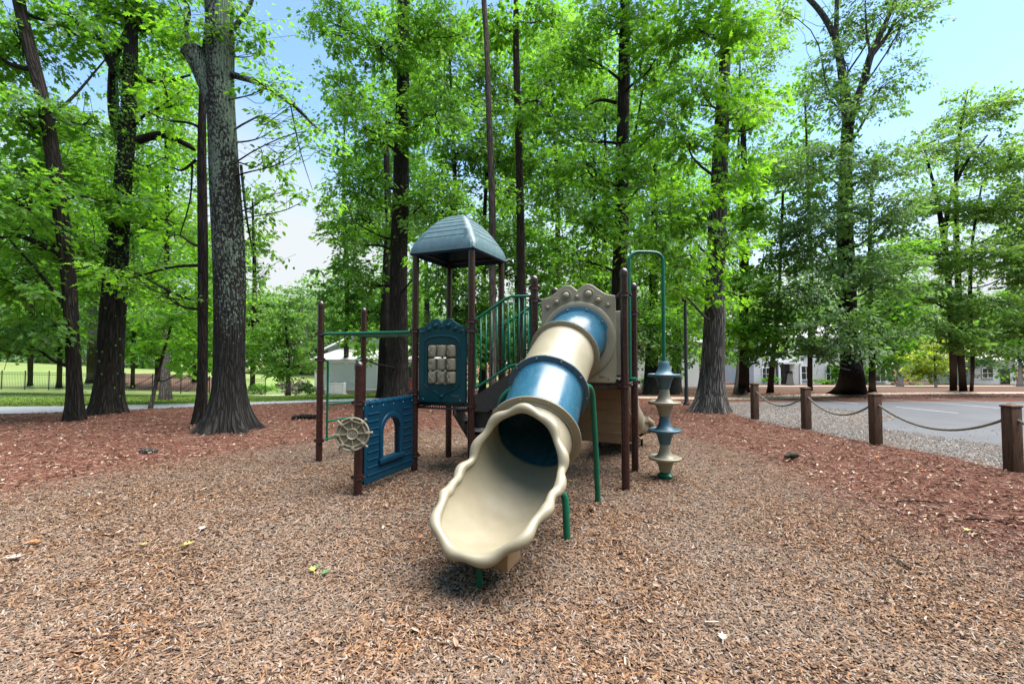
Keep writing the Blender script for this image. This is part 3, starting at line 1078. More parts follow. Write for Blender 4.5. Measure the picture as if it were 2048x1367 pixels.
for i, (s, z) in enumerate(prof):
    wv = 1.0 + (0.02 * math.sin(s * 16) if 0.2 < s < 1.8 else 0) + max(0, s - 1.6) * 0.3
    for (a, h) in cs:
        hh = h * (1 - 0.55 * max(0, s - 1.55) / 0.4) if h > 0.1 else h
        vs.append(bo + bd * s + bs * a * wv + ZV * (z + hh))
for i in range(len(prof) - 1):
    for a in range(k):
        b = (a + 1) % k
        fs.append((i * k + a, i * k + b, (i + 1) * k + b, (i + 1) * k + a))
fs.append(tuple(range(k))); fs.append(tuple(range((len(prof) - 1) * k, len(prof) * k)))
m.add(vs, fs)
bsld = m.build('back_slide', M['beige'], play, sharp=50)
m = MB()
m.tube([bo + bd * 1.93 - bs * 0.42 + ZV * 0.23, bo + bd * 1.93 + bs * 0.42 + ZV * 0.23], 0.045, 14)
for sg in (-1, 1):
    m.tube(spline([bo + bd * 1.55 + bs * sg * 0.40 + ZV * 0.47, bo + bd * 1.72 + bs * sg * 0.42 + ZV * 0.42, bo + bd * 1.86 + bs * sg * 0.44 + ZV * 0.36, bo + bd * 1.93 + bs * sg * 0.44 + ZV * 0.24], 6), 0.05, 12)
m.build('exit_lip', M['beige'], bsld)
m = MB(); vs = []; fs = []
und = [(0.10, 1.12), (0.10, 0.96), (0.45, 0.70), (0.85, 0.40), (1.25, 0.17), (1.6, 0.13), (1.85, 0.15)]
und = spline(und, 5)
nb = 9
for (s, z) in und:
    for a in range(nb):
        q = -0.36 + 0.72 * a / (nb - 1)
        vs.append(bo + bd * s + bs * q + ZV * (z + 0.035 * abs(q / 0.36) ** 4))
top = len(vs)
for i in range(len(und) - 1):
    for a in range(nb - 1):
        fs.append((i * nb + a, i * nb + a + 1, (i + 1) * nb + a + 1, (i + 1) * nb + a))
m.add(vs, fs)
for i in range(2, len(und) - 2, 4):
    s, z = und[i]
    m.tube([bo + bd * s - bs * 0.34 + ZV * (z - 0.004), bo + bd * s + bs * 0.34 + ZV * (z - 0.004)], 0.016, 8)
up = m.build('underside_panel', M['tan'], bsld, sharp=60)
md = up.modifiers.new('thick', 'SOLIDIFY'); md.thickness = 0.02
m = MB()
for (s, q) in ((1.35, -0.3), (1.35, 0.3), (1.75, -0.3), (1.75, 0.3)):
    MB().tube([bo + bd * s + bs * q, bo + bd * s + bs * q + ZV * 0.26], 0.02, 8).build('leg', M['black'], bsld)
# brown plank wall below the tall deck, rounded at its lower left corner
FK = frame(V3(((Q4[0] + Q2[0]) / 2, (Q4[1] + Q2[1]) / 2), 0), bs, -bd)
ow = [(-0.40, 1.14)] + [(-0.40 + 0.16 * (1 - math.cos(rad(a))), 0.50 - 0.16 * math.sin(rad(a))) for a in range(0, 91, 15)] + [(0.40, 0.34), (0.40, 1.14)]
m = MB().mesh(flat_panel([list(reversed(ow))], 0.02, 0.008), FK)
for k in range(5):
    z = 0.47 + k * 0.14
    m.tube([FK @ Vector((-0.37, z, 0.017)), FK @ Vector((0.37, z, 0.017))], 0.016, 6)
m.build('plank_wall', M['tan'], play, sharp=50)
# hood panel over the back slide
ow = [(-0.40, 1.22), (0.40, 1.22), (0.40, 2.02), (0.36, 2.06), (-0.36, 2.06), (-0.40, 2.02)]
m = MB().mesh(flat_panel([ow, arch(0.26, 1.235, 1.62)], 0.022, 0.008), FK)
m.torus(FK @ Vector((0, 1.62, 0.022)), 0.29, 0.008, FK.to_3x3() @ Vector((0, 0, 1)))
m.build('hood_panel', M['beige'], play, sharp=50)

# ---- pod climber
pc = Vector((1.848, 5.54, 0.0))
lq = V3(((Q1[0] + Q2[0]) / 2, (Q1[1] + Q2[1]) / 2), 0)
zu = 2.735
dd = (pc - lq); dl = dd.length; dd = dd / dl
path = [lq + ZV * 1.16, lq + ZV * 1.9, lq + ZV * (zu - 0.16), lq + dd * 0.02 + ZV * (zu - 0.06), lq + dd * 0.08 + ZV * (zu - 0.01), lq + dd * 0.16 + ZV * zu,
        pc - dd * 0.14 + ZV * zu, pc - dd * 0.06 + ZV * (zu - 0.012), pc - dd * 0.012 + ZV * (zu - 0.06), pc + ZV * (zu - 0.15), pc + ZV * 1.9, pc + ZV * -0.1]
pod = MB().tube(spline(path, 6), 0.021, 12).build('pod_climber', M['green'], play)
hp = 0.332
prof = [(0.022, 0.166), (0.054, 0.165), (0.060, 0.155), (0.062, 0.12), (0.068, 0.085), (0.080, 0.052), (0.097, 0.026), (0.112, 0.014), (0.118, 0.008), (0.170, 0.008), (0.176, 0.014), (0.184, 0.014), (0.191, 0.008),
        (0.192, -0.010), (0.187, -0.018), (0.176, -0.021), (0.120, -0.021), (0.112, -0.026), (0.100, -0.045), (0.085, -0.085), (0.074, -0.125), (0.066, -0.166), (0.022, -0.166)]
for i, mt in enumerate(('beige', 'pod_blue', 'beige', 'pod_blue')):
    c = pc + ZV * (0.245 + hp * i)
    MB().lathe(prof, c, n=40).build('climbing_pod', M[mt], pod)
MB().lathe([(0.09, 0.0), (0.095, 0.02), (0.07, 0.04), (0.03, 0.085)], pc + ZV * 0.02, n=20).build('pod_base', M['green'], pod)
MB().box(lq + Vector((0.03, 0.0, 1.19)), (0.10, 0.07, 0.05), math.atan2(0.33, -0.82), 0.015).build('mounting_plate', M['green'], pod)

# ================================================================== TREES
UPV = np.array([0, 0, 1.0])


def nrm(a):
    return a / np.maximum(np.linalg.norm(a, axis=-1, keepdims=True), 1e-9)


OAK = np.array([(0, 0.02), (0.24, 0.13), (0.40, 0.46), (0.50, 0.17), (0.70, 0.40), (0.74, 0.14), (1, 0), (0.74, -0.14), (0.70, -0.40), (0.50, -0.17), (0.40, -0.46), (0.24, -0.13)])
OVAL = np.array([(0, 0), (0.28, 0.40), (0.62, 0.42), (1, 0), (0.62, -0.42), (0.28, -0.40)])
RHOMB = np.array([(0, 0), (0.45, 0.5), (1, 0), (0.45, -0.5)])


def leaf_cloud(blobs, dens, L, W, shape, rng, spray=24, S=0.9, layer=0.07, droop=0.25):
    """blobs: (centre, (rx,ry,rz), weight); leaves set in flat sprays along twigs. returns verts, corners per face, twigs"""
    P, B, NN, TW = [], [], [], []
    for (c, r, wgt) in blobs:
        area = math.pi * r[0] * r[2]
        ns = max(2, int(dens * area * wgt / spray))
        d = nrm(rng.normal(size=(ns, 3)))
        q = rng.random((ns, 1)) ** 0.42
        # uneven outline: some directions bulge, some are hollow
        lump = 0.80 + 0.28 * np.sin(d[:, :1] * 5.1 + c[0] * 3) * np.sin(d[:, 2:3] * 4.3 + c[2] * 2 + d[:, 1:2] * 3)
        cen = np.array(c) + d * q * lump * np.array(r) * 1.08
        hz = d.copy(); hz[:, 2] = 0
        tw = nrm(nrm(hz) * 0.9 + rng.normal(size=(ns, 3)) * 0.55 + np.array([0, 0, -0.12]))
        s = S * (0.6 + 0.7 * rng.random((ns, 1)))
        sd = nrm(np.cross(tw, UPV))
        upn = nrm(np.cross(sd, tw) + rng.normal(size=(ns, 3)) * 0.22)
        k = spray
        t = rng.random((ns, k, 1))
        sg = np.where(rng.random((ns, k, 1)) < 0.5, -1.0, 1.0)
        off = np.abs(rng.normal(size=(ns, k, 1))) * 0.22 * (1.15 - 0.6 * t)
        pos = cen[:, None] + tw[:, None] * (t - 0.35) * s[:, None] + sd[:, None] * sg * off * s[:, None] + upn[:, None] * rng.normal(size=(ns, k, 1)) * layer * s[:, None]
        bd_ = nrm(tw[:, None] * (0.45 + 0.6 * t) + sd[:, None] * sg * 0.75 + rng.normal(size=(ns, k, 3)) * 0.33 - UPV * droop)
        nn = nrm(upn[:, None] + rng.normal(size=(ns, k, 3)) * 0.42)
        P.append(pos.reshape(-1, 3)); B.append(bd_.reshape(-1, 3)); NN.append(nn.reshape(-1, 3))
        TW.append(np.concatenate([cen - tw * s * 0.75, cen + tw * s * 0.62], 1))
    P = np.concatenate(P); B = np.concatenate(B); NN = np.concatenate(NN); TW = np.concatenate(TW)
    n = len(P)
    side_ = nrm(np.cross(NN, B)); nn = np.cross(B, side_)
    sz = 0.5 + 0.85 * rng.random((n, 1)) ** 1.2
    k = len(shape)
    V = np.empty((n, k, 3), np.float32)
    fold = 0.10 + 0.16 * rng.random((n, 1))
    curl = 0.10 + 0.12 * rng.random((n, 1))
    for i, (a, b) in enumerate(shape):
        V[:, i] = P + (B * a * L + side_ * b * W + nn * (abs(b) * W * fold * 2 - a * a * L * curl)) * sz
    return V.reshape(-1, 3), k, TW


def twig_mesh(TW, r):
    """thin three-sided twigs; TW (n,6)"""
    a, b = TW[:, :3], TW[:, 3:]
    d = nrm(b - a)
    u = nrm(np.cross(d, np.array([0.31, 0.2, 0.93]))); w = np.cross(d, u)
    mid = (a + b) / 2 + np.array([0, 0, 0.03])
    V = []
    for j in range(3):
        o = u * math.cos(2.094 * j) + w * math.sin(2.094 * j)
        V += [a + o * r, mid + o * r * 0.75, b + o * r * 0.25]
    V = np.stack(V, 1).reshape(-1, 3)
    base = (np.arange(len(a)) * 9)[:, None]
    F = []
    for j in range(3):
        l = (j + 1) % 3
        for s in (0, 1):
            F.append(np.concatenate([base + j * 3 + s, base + l * 3 + s, base + l * 3 + s + 1, base + j * 3 + s + 1], 1))
    return V, np.stack(F, 1).reshape(-1, 4)


def np_tubes(paths, n=6):
    """paths: list of [(x,y,z,r)...]; returns verts, quads"""
    Vs, Fs, o = [], [], 0
    for p in paths:
        p = np.asarray(p, float)
        m = len(p)
        t = nrm(np.gradient(p[:, :3], axis=0))
        ref = np.array([0.37, 0.29, 0.88]) if abs(t[0] @ np.array([0.37, 0.29, 0.88])) < 0.9 else np.array([1.0, 0, 0])
        u = nrm(np.cross(t, ref)); w = np.cross(t, u)
        a = np.arange(n) * 2 * np.pi / n
        V = p[:, None, :3] + (u[:, None] * np.cos(a)[None, :, None] + w[:, None] * np.sin(a)[None, :, None]) * p[:, None, 3:4]
        Vs.append(V.reshape(-1, 3))
        i, k = np.meshgrid(np.arange(m - 1), np.arange(n), indexing='ij')
        l = (k + 1) % n
        Fs.append(np.stack([i * n + k, i * n + l, (i + 1) * n + l, (i + 1) * n + k], -1).reshape(-1, 4) + o)
        o += m * n
    return np.concatenate(Vs), np.concatenate(Fs)


def trunk_mesh(name, pts, mat, parent, flare=0.5, ribs=6, n=28, rng=None, wob=0.05, rise=0.45):
    """pts: (x,y,z,r) bottom to top; buttressed foot, slightly uneven round"""
    p = np.array(spline(pts, 14))
    # extra rings near the foot
    z0 = p[0, 2]
    m = len(p)
    a = np.arange(n) * 2 * np.pi / n
    ph = rng.random() * 6.28
    la = ph + (np.arange(ribs) + rng.uniform(-.28, .28, ribs)) * 2 * np.pi / ribs
    lw = rng.uniform(.18, .34, ribs); lA = rng.uniform(.55, 1.25, ribs)
    lobe = sum(A_ * np.exp(-(((a - c_ + np.pi) % (2 * np.pi) - np.pi) / w_) ** 2) for A_, c_, w_ in zip(lA, la, lw))
    p3 = np.concatenate([[p[0] + np.array([0, 0, -0.25, 0])], p])
    V = np.empty((m + 1, n, 3))
    for i in range(m + 1):
        x, y, z, r = p3[i]
        h = max(0.0, z - z0)
        f = flare * math.exp(-h / rise)
        rr = r * (1 + f * 0.42 + flare * math.exp(-h / (rise * 0.72)) * 0.78 * lobe + 0.06 * lobe * math.exp(-h / 2.2) + 0.022 * np.cos(ribs * a + ph + h * 0.15) + wob * np.sin(2 * a + h * 0.9 + ph) + wob * 0.6 * np.sin(3 * a - h * 1.7))
        V[i, :, 0] = x + np.cos(a) * rr
        V[i, :, 1] = y + np.sin(a) * rr
        V[i, :, 2] = z - 0.02
    i, k = np.meshgrid(np.arange(m), np.arange(n), indexing='ij')
    l = (k + 1) % n
    F = np.stack([i * n + k, i * n + l, (i + 1) * n + l, (i + 1) * n + k], -1).reshape(-1, 4)
    me = npmesh(name, V, 4, F)
    C_ = np.empty_like(V)
    ln = np.concatenate([[0], np.cumsum(np.linalg.norm(np.diff(p3[:, :3], axis=0), axis=1))]) - 0.25
    C_[..., 0] = p3[:1, 0:1] + np.cos(a)[None] * p3[:, 3:4]; C_[..., 1] = p3[:1, 1:2] + np.sin(a)[None] * p3[:, 3:4]; C_[..., 2] = ln[:, None]
    bark_co(me, C_)
    return link(name, me, mat, parent, True)


def limb_path(a, b, r0, r1, rng, sag=0.0, k=9):
    a, b = np.array(a, float), np.array(b, float)
    L = np.linalg.norm(b - a)
    j1 = rng.normal(size=3) * L * 0.05; j2 = rng.normal(size=3) * L * 0.05
    out_ = []
    for i in range(k):
        t = i / (k - 1)
        p = a * (1 - t) + b * t + j1 * math.sin(math.pi * t) + j2 * math.sin(2 * math.pi * t) + np.array([0, 0, sag * L * math.sin(math.pi * t)])
        out_.append((*p, r0 * (1 - t) + r1 * t))
    return out_


LEAFK = 1.35
TREES = []


def tree(name, label, cat, base, trunk, blobs, leafmat_, barkmat, L=0.13, W=0.075, shape=OVAL, dens=420, group=None, seed=0,
         flare=0.5, ribs=6, limbs=True, extra=(), S=0.9, layer=0.07, spray=24, n=24, twigs=True, droop=0.25, rise=0.45, limb_r=0.05, limbmat=None):
    """base: foot point; trunk: (px,py,depth,width_px) upwards; blobs: (px,py,depth,rx_px,ry_px,rdepth_m[,weight])"""
    rng = np.random.default_rng(seed * 7919 + 13)
    if dens > 280:
        L, W, dens, spray, S = L * 1.28, W * 1.28, dens * 0.72, 40, S * 1.05
    elif dens > 150:
        L, W, dens, spray = L * 1.2, W * 1.2, dens * 0.78, 34
    root_ = thing(name, base, label, cat, group)
    tp = []
    for i, (px, py, dp, wpx) in enumerate(trunk):
        p = base if i == 0 else at(px, py, dp)
        cw = math.cos(math.atan((px - CX) / F_PX))          # wide lenses stretch round things off the axis
        tp.append((p.x, p.y, p.z, 0.5 * wpx * cw * dp / F_PX))
    trunk_mesh('trunk', tp, barkmat, root_, flare, ribs, n, rng, rise=rise)
    P = np.array(spline(tp, 10))
    bl = []
    for b in blobs:
        c = at(b[0], b[1], b[2])
        k = b[2] / F_PX
        bl.append(((c.x, c.y, c.z), (b[3] * k, b[5], b[4] * k), b[6] if len(b) > 6 else 1.0))
    V, k, TW = leaf_cloud(bl, dens * LEAFK, L, W, shape, rng, spray, S, layer, droop)
    link('crown', npmesh('crown', V, k), leafmat_, root_, False)
    o_tw = 0
    groups = []
    for (c, r, wgt) in bl:
        paths = []
        c = np.array(c)
        if limbs:
            hd = np.linalg.norm(P[:, :2] - c[:2], axis=1)
            want = c[2] - 0.35 * hd
            i = int(np.argmin(np.abs(P[:, 2] - want) + 0.15 * hd))
            a = P[i, :3]
            r0 = min(P[i, 3] * 0.5, limb_r * (0.5 + 0.5 * min(2, max(r))))
            lp = limb_path(a, c, r0, r0 * 0.3, rng, -0.04)
            paths.append(lp)
        else:
            lp = [(*c, 0.02)] * 9; r0 = 0.03
        nsub = max(2, int((5 + 3 * max(r)) * min(1, wgt * wgt)))
        for _ in range(nsub):
            st_ = lp[rng.integers(4, 9)]
            d = nrm(rng.normal(size=3)) * np.array(r) * (0.6 + 0.5 * rng.random())
            paths.append(limb_path(st_[:3], c + d, max(0.006, r0 * 0.32), 0.004, rng, -0.05, 6))
        ns = max(2, int(dens * LEAFK * math.pi * r[0] * r[2] * wgt / spray))
        groups.append((paths, TW[o_tw:o_tw + ns]))
        o_tw += ns
    for e in extra:
        q = [at(x, y, dp) for (x, y, dp, w) in e]
        groups.append(([[tuple(z) for z in spline([(p.x, p.y, p.z, 0.5 * e_[3] * e_[2] / F_PX) for p, e_ in zip(q, e)], 6)]], None))
    for paths, tws in groups:
        V1, F1 = np_tubes(paths, 7)
        if twigs and tws is not None:
            V2, F2 = twig_mesh(tws, 0.0045 * (L / 0.13))
            V1, F1 = np.concatenate([V1, V2]), np.concatenate([F1, F2 + len(V1)])
        link('limb', bark_co(npmesh('limb', V1, 4, F1), V1), limbmat or barkmat, root_, True)
    TREES.append(root_)
    return root_


def tp_(bl): return min(b[1] for b in bl)


def B(px, py, depth, rx, ry, rd=None, w=1.0):
    return (px, py, depth, rx, ry, rd if rd else 0.5 * (rx + ry) * depth / F_PX, w)


# ---------------- left group
t1 = tree('oak_tree', 'slim dark trunked oak leaning left at the left edge of the photo', 'tree', gp(150, 840),
          [(150, 838, 10.5, 38), (147, 720, 10.5, 32), (138, 560, 10.5, 32), (118, 400, 10.4, 34), (92, 230, 10.3, 34), (38, 0, 10.2, 30), (10, -180, 10.2, 26)],
          [B(40, 80, 10.6, 95, 80), B(140, 55, 11, 70, 55), B(20, 230, 10, 90, 70), B(110, 330, 11, 95, 55), B(30, 400, 9.8, 110, 70), B(110, 500, 11, 110, 50),
           B(40, 560, 10, 110, 60), B(95, 650, 10.4, 70, 45), B(20, 680, 10.6, 60, 40), B(-110, 420, 10.5, 90, 260), B(-40, 100, 10.5, 80, 130), B(180, 250, 11.4, 60, 50, None, 0.8),
           B(230, 400, 11.5, 60, 45, None, .7)],
          M['leaf_mid'], M['bark_brown'], 0.145, 0.10, OAK, 400, seed=1, flare=0.55,
          extra=[[(140, 630, 10.5, 8), (90, 560, 10.2, 6), (20, 480, 10, 3)], [(120, 420, 10.4, 8), (70, 350, 10.2, 5), (0, 330, 10, 3)], [(95, 240, 10.3, 9), (150, 190, 10.8, 5), (210, 120, 11.2, 3)]])

t2 = tree('oak_tree', 'thick black trunked oak wrapped in climbing vines, between two slimmer trees', 'tree', gp(212, 826),
          [(212, 826, 12, 64), (222, 700, 12, 55), (230, 560, 12, 51), (242, 420, 12, 44), (254, 280, 12, 36), (262, 120, 12, 30), (262, -40, 12.2, 24), (258, -200, 12.2, 20)],
          [B(255, 30, 12.2, 110, 60), B(330, 60, 12.6, 80, 70), B(190, 30, 12.4, 60, 60, None, .7), B(345, 195, 11.4, 85, 42), B(300, 330, 12.6, 90, 55, None, .8), B(330, 440, 12, 90, 55), B(180, 540, 12.3, 70, 40, None, .7),
           B(285, 555, 11.4, 70, 30, None, .9), B(150, 470, 12.6, 70, 60, None, .8), B(300, -110, 12, 180, 90)],
          M['leaf_bright'], M['bark_dark'], 0.14, 0.09, OAK, 380, seed=2, flare=0.55, ribs=5,
          extra=[[(238, 150, 12, 22), (200, 85, 12, 18), (165, 55, 12, 13), (100, 5, 12, 9)], [(275, 280, 12, 17), (330, 270, 12, 14), (390, 298, 12.2, 10)], [(250, 300, 12, 22), (228, 220, 12.1, 20), (232, 110, 12.2, 15), (270, 40, 12.3, 9)],
                 [(165, 55, 12, 12), (160, 90, 11.9, 10), (145, 105, 11.8, 6)], [(262, 150, 12, 12), (320, 165, 11.8, 8), (380, 150, 11.5, 4)]])
# ivy on its trunk
rng = np.random.default_rng(5)
P = np.array(spline([(*at(x, y, 12), w * 12 / F_PX * .5) for x, y, w in ((214, 800, 70), (230, 560, 52), (254, 280, 36), (262, 120, 30))], 40))
ii = rng.integers(0, len(P), 4200)
ii = ii[(P[ii, 2] > 3.0) | (rng.random(len(ii)) < 0.06)]
an = rng.random(len(ii)) * 6.28
nn = np.stack([np.cos(an), np.sin(an), np.zeros_like(an)], 1)
pos = P[ii, :3] + nn * (P[ii, 3:4] * 1.06 + rng.random((len(ii), 1)) * 0.07) + rng.normal(size=(len(ii), 3)) * 0.03
dn = nrm(np.array([0, 0, -1.0]) + rng.normal(size=nn.shape) * 0.7)
sd = nrm(np.cross(nn + rng.normal(size=nn.shape) * 0.5, dn))
V = np.stack([pos + dn * a * 0.062 + sd * b * 0.052 + nn * (0.02 - a * a * 0.01) for a, b in OVAL], 1)
link('ivy', npmesh('ivy', V, 6), M['leaf_dark'], t2, False)

t3 = tree('slender_tree', 'thin straight tree growing close against the thick lichen covered trunk', 'tree', gp(398, 848),
          [(398, 848, 10.0, 27), (405, 760, 10, 22), (406, 600, 10, 21), (405, 420, 10, 20), (404, 260, 10, 18), (408, 130, 10, 15), (420, 0, 10, 13), (430, -150, 10, 11)],
          [B(270, 545, 10, 60, 26), B(330, 590, 9.8, 45, 22), B(370, 60, 10, 50, 40), B(350, 470, 10.3, 45, 25, None, .6), B(310, 230, 10, 45, 30, None, .7)],
          M['leaf_bright'], M['bark_brown'], 0.135, 0.09, OAK, 380, seed=3, flare=0.4, n=20,
          extra=[[(398, 530, 10, 7), (340, 535, 10, 5), (250, 560, 10, 3)], [(392, 320, 10, 6), (365, 340, 9.9, 5), (345, 335, 9.9, 3)], [(385, 330, 10, 4), (380, 400, 10, 3), (360, 470, 10, 2)]])

t4 = tree('old_oak_tree', 'massive old trunk spotted with pale lichen, sawn off limb stub at its fork', 'tree', gp(456, 860),
          [(456, 860, 9.3, 76), (458, 760, 9.3, 64), (460, 620, 9.3, 62), (455, 460, 9.3, 64), (447, 300, 9.3, 62), (440, 180, 9.3, 62), (440, 60, 9.3, 62), (436, -80, 9.3, 56), (430, -260, 9.3, 44)],
          [B(480, 40, 9.1, 45, 60, None, .8), B(430, 60, 8.9, 40, 45, None, .6), B(540, 165, 9.2, 46, 26, .4), B(590, 205, 9, 46, 24, .4), B(635, 262, 9, 30, 22, .3), B(560, 250, 9.3, 46, 24, .4), B(600, 300, 9.1, 36, 20, .3, .9),
            B(530, 320, 9.5, 36, 40, .5, .9), B(505, 420, 10, 28, 50, .5, .9), B(565, 385, 9.3, 34, 12, .3, .8), B(620, 392, 9.2, 26, 10, .25, .8), B(510, 110, 9.4, 36, 40, None, .7), B(540, 545, 10.4, 24, 30, None, .6), B(440, -150, 9.2, 150, 90)],
          M['leaf_mid'], M['bark_lichen'], 0.095, 0.052, OVAL, 520, seed=4, flare=0.95, ribs=6, n=48, rise=0.42, limb_r=0.03,
          extra=[[(452, 290, 9.3, 44), (430, 200, 9.26, 44), (404, 140, 9.22, 40), (390, 112, 9.2, 42), (386, 103, 9.2, 45), (386, 102.5, 9.2, 1)],
                 [(465, 150, 9.3, 14), (520, 168, 9.2, 11), (580, 205, 9.1, 9), (640, 262, 9.0, 4)], [(386, 105, 9.24, 7), (372, 60, 9.2, 8), (378, 20, 9.2, 6), (350, -30, 9.2, 4)],
                 [(384, 104, 9.24, 3), (370, 40, 9.2, 2.5), (352, -5, 9.2, 2)], [(482, 330, 9.3, 6), (494, 440, 9.4, 4), (510, 520, 9.6, 2)], [(466, 60, 9.3, 12), (500, 10, 9.2, 8), (520, -60, 9.1, 6)],
                 [(580, 205, 9.1, 3), (600, 300, 9.1, 2), (625, 380, 9.1, 1)]])

# ---------------- left middle distance
tree('sapling', 'young leaning sapling with bright yellow green leaves beside the path', 'sapling', gp(300, 818),
     [(300, 818, 15, 8), (318, 740, 15, 6.5), (334, 680, 15, 5.5), (352, 620, 15, 4), (372, 580, 15, 2.5)],
     [B(345, 640, 15, 80, 35), B(390, 690, 14.6, 50, 24), B(300, 700, 15.2, 45, 22), B(400, 620, 15, 60, 36), B(300, 610, 15.6, 50, 30), B(372, 740, 14.8, 22, 16)],
     M['leaf_bright'], M['bark_redbrown'], 0.16, 0.11, OAK, 300, seed=11, flare=0.3, n=12)
tree('shade_tree', 'broad grey trunk standing on the lawn beyond the black fence', 'tree', gp(183, 764),
     [(183, 764, 38, 26), (184, 700, 38, 20), (186, 600, 38, 18), (190, 450, 38, 15), (190, 280, 38, 11)],
     [B(190, 560, 38, 110, 60), B(120, 440, 38, 110, 90), B(240, 420, 38, 110, 100), B(180, 300, 38, 130, 100)],
     M['leaf_light'], M['bark_grey'], 0.30, 0.2, OVAL, 60, seed=12, flare=0.7, n=18, twigs=False, S=1.6, limb_r=.12)
tree('round_tree', 'neat round crowned young tree on the lawn in front of the house', 'tree', gp(576, 790),
     [(576, 790, 30, 12), (576, 740, 30, 9), (574, 680, 30, 7), (570, 610, 30, 4)],
     [B(566, 690, 30, 78, 55), B(552, 740, 29.5, 60, 25), B(570, 640, 30, 55, 40), B(580, 600, 30, 28, 22), B(600, 730, 30.3, 45, 22)],
     M['leaf_light'], M['bark_brown'], 0.17, 0.11, OVAL, 190, seed=13, flare=0.4, n=12, twigs=False)
bg = [
    (118, 775, 27, 15, [B(110, 620, 27, 90, 60), B(40, 640, 27, 80, 60), B(150, 520, 27, 80, 70), B(60, 690, 26, 80, 28)], 'leaf_light', 'low leafy tree on the lawn edge between the two oaks at the far left'),
    (440, 775, 29, 12, [B(420, 640, 29, 80, 70), B(430, 540, 29, 70, 70), B(500, 690, 30, 50, 45), B(400, 720, 29, 70, 26)], 'leaf_bright', 'sunlit leafy tree hidden behind the lichen covered trunk'),
    (265, 775, 28, 12, [B(270, 650, 28, 80, 60), B(250, 560, 28, 80, 60), B(300, 700, 28, 70, 30), B(270, 460, 28, 90, 70)], 'leaf_mid', 'leafy tree just right of the vine covered trunk, beyond the path'),
    # px, base py, depth, width, crown blobs, material, label
    (60, 770, 24, 18, [B(60, 560, 24, 110, 90), B(-20, 430, 24, 130, 120), B(110, 330, 24, 110, 110)], 'leaf_bright', 'leafy tree behind the leaning oak at the left edge, showing yellow green'),
    (330, 800, 25, 17, [B(330, 560, 25, 90, 70), B(300, 400, 25, 110, 90), B(360, 280, 25, 90, 90), B(310, 150, 26, 100, 90)], 'leaf_bright', 'leafy tree filling the gap between the vine covered trunk and the thin tree'),
    (505, 775, 34, 14, [B(520, 640, 34, 60, 80), B(500, 500, 34, 40, 90, None, .8), B(520, 400, 34, 26, 50, None, .6)], 'leaf_light', 'pale green tree just right of the lichen covered trunk'),
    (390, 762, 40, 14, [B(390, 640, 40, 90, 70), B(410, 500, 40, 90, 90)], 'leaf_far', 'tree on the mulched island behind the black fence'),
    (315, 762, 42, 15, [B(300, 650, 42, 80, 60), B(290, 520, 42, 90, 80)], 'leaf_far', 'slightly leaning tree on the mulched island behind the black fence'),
]
for i, (px, py, dp, w, bl, mt, lb) in enumerate(bg):
    tree('leafy_tree', lb, 'tree', gp(px, py), [(px, py, dp, w), (px + 2, py + (tp_(bl) - py) * .25, dp, w * .8), (px + 4, py + (tp_(bl) - py) * .6, dp, w * .6), (px, tp_(bl), dp, w * .3)], bl, M[mt], M['bark_brown'],
         0.20 if dp < 30 else 0.34, 0.14 if dp < 30 else 0.22, OVAL, 130 if dp < 30 else 55, seed=20 + i, n=12, twigs=False, S=1.3, limb_r=.1)

# ---------------- centre
t5 = tree('tall_oak_tree', 'tall straight brown trunked oak rising just left of the teal roof', 'tree', gp(793, 806),
          [(793, 806, 15.2, 50), (795, 720, 15.2, 42), (797, 560, 15.2, 37), (801, 400, 15.2, 33), (804, 250, 15.2, 29), (807, 80, 15.2, 25), (808, -120, 15.2, 20)],
          [B(670, 50, 14.5, 90, 60), B(760, 90, 14, 90, 70), B(880, 60, 14.8, 90, 80), B(690, 190, 14.4, 62, 60), B(740, 260, 13.8, 90, 80), B(870, 230, 14.8, 80, 90), B(720, 370, 14.2, 70, 60),
           B(690, 460, 14.6, 42, 60), B(760, 470, 15.8, 60, 60), B(860, 400, 15, 70, 70), B(730, 560, 15.2, 40, 50), B(720, 690, 13, 36, 30, None, .7), B(640, 300, 14.2, 30, 30, None, .6), B(640, 420, 14.4, 24, 24, None, .5),
           B(840, 520, 13, 22, 16, None, .8), B(800, -110, 15, 240, 90)],
          M['leaf_mid'], M['bark_brown'], 0.14, 0.09, OAK, 360, seed=30, flare=0.35)
tree('oak_tree', 'dark shaded trunk standing half hidden behind the tall straight oak', 'tree', gp(766, 795),
     [(766, 795, 18, 26), (768, 700, 18, 20), (772, 560, 18, 17), (776, 420, 18, 14), (770, 250, 18, 10)],
     [B(690, 560, 18.5, 50, 70), B(760, 620, 18.8, 50, 50), B(700, 640, 19, 45, 60), B(720, 430, 18.5, 60, 70)],
     M['leaf_dark'], M['bark_dark'], 0.15, 0.09, OVAL, 300, seed=31, twigs=False)
tree('dead_pole_tree', 'pale bare thin trunk rising behind the right edge of the teal roof', 'tree', gp(986, 822),
     [(986, 822, 13.5, 15), (985, 580, 13.5, 14), (984, 400, 13.5, 13.5), (977, 200, 13.5, 12), (973, 80, 13.5, 11), (968, 0, 13.5, 10), (964, -120, 13.5, 9)],
     [B(940, -90, 13.5, 60, 40)], M['leaf_mid'], M['bark_pale'], 0.13, 0.09, OVAL, 300, seed=32, flare=0.2, n=14)
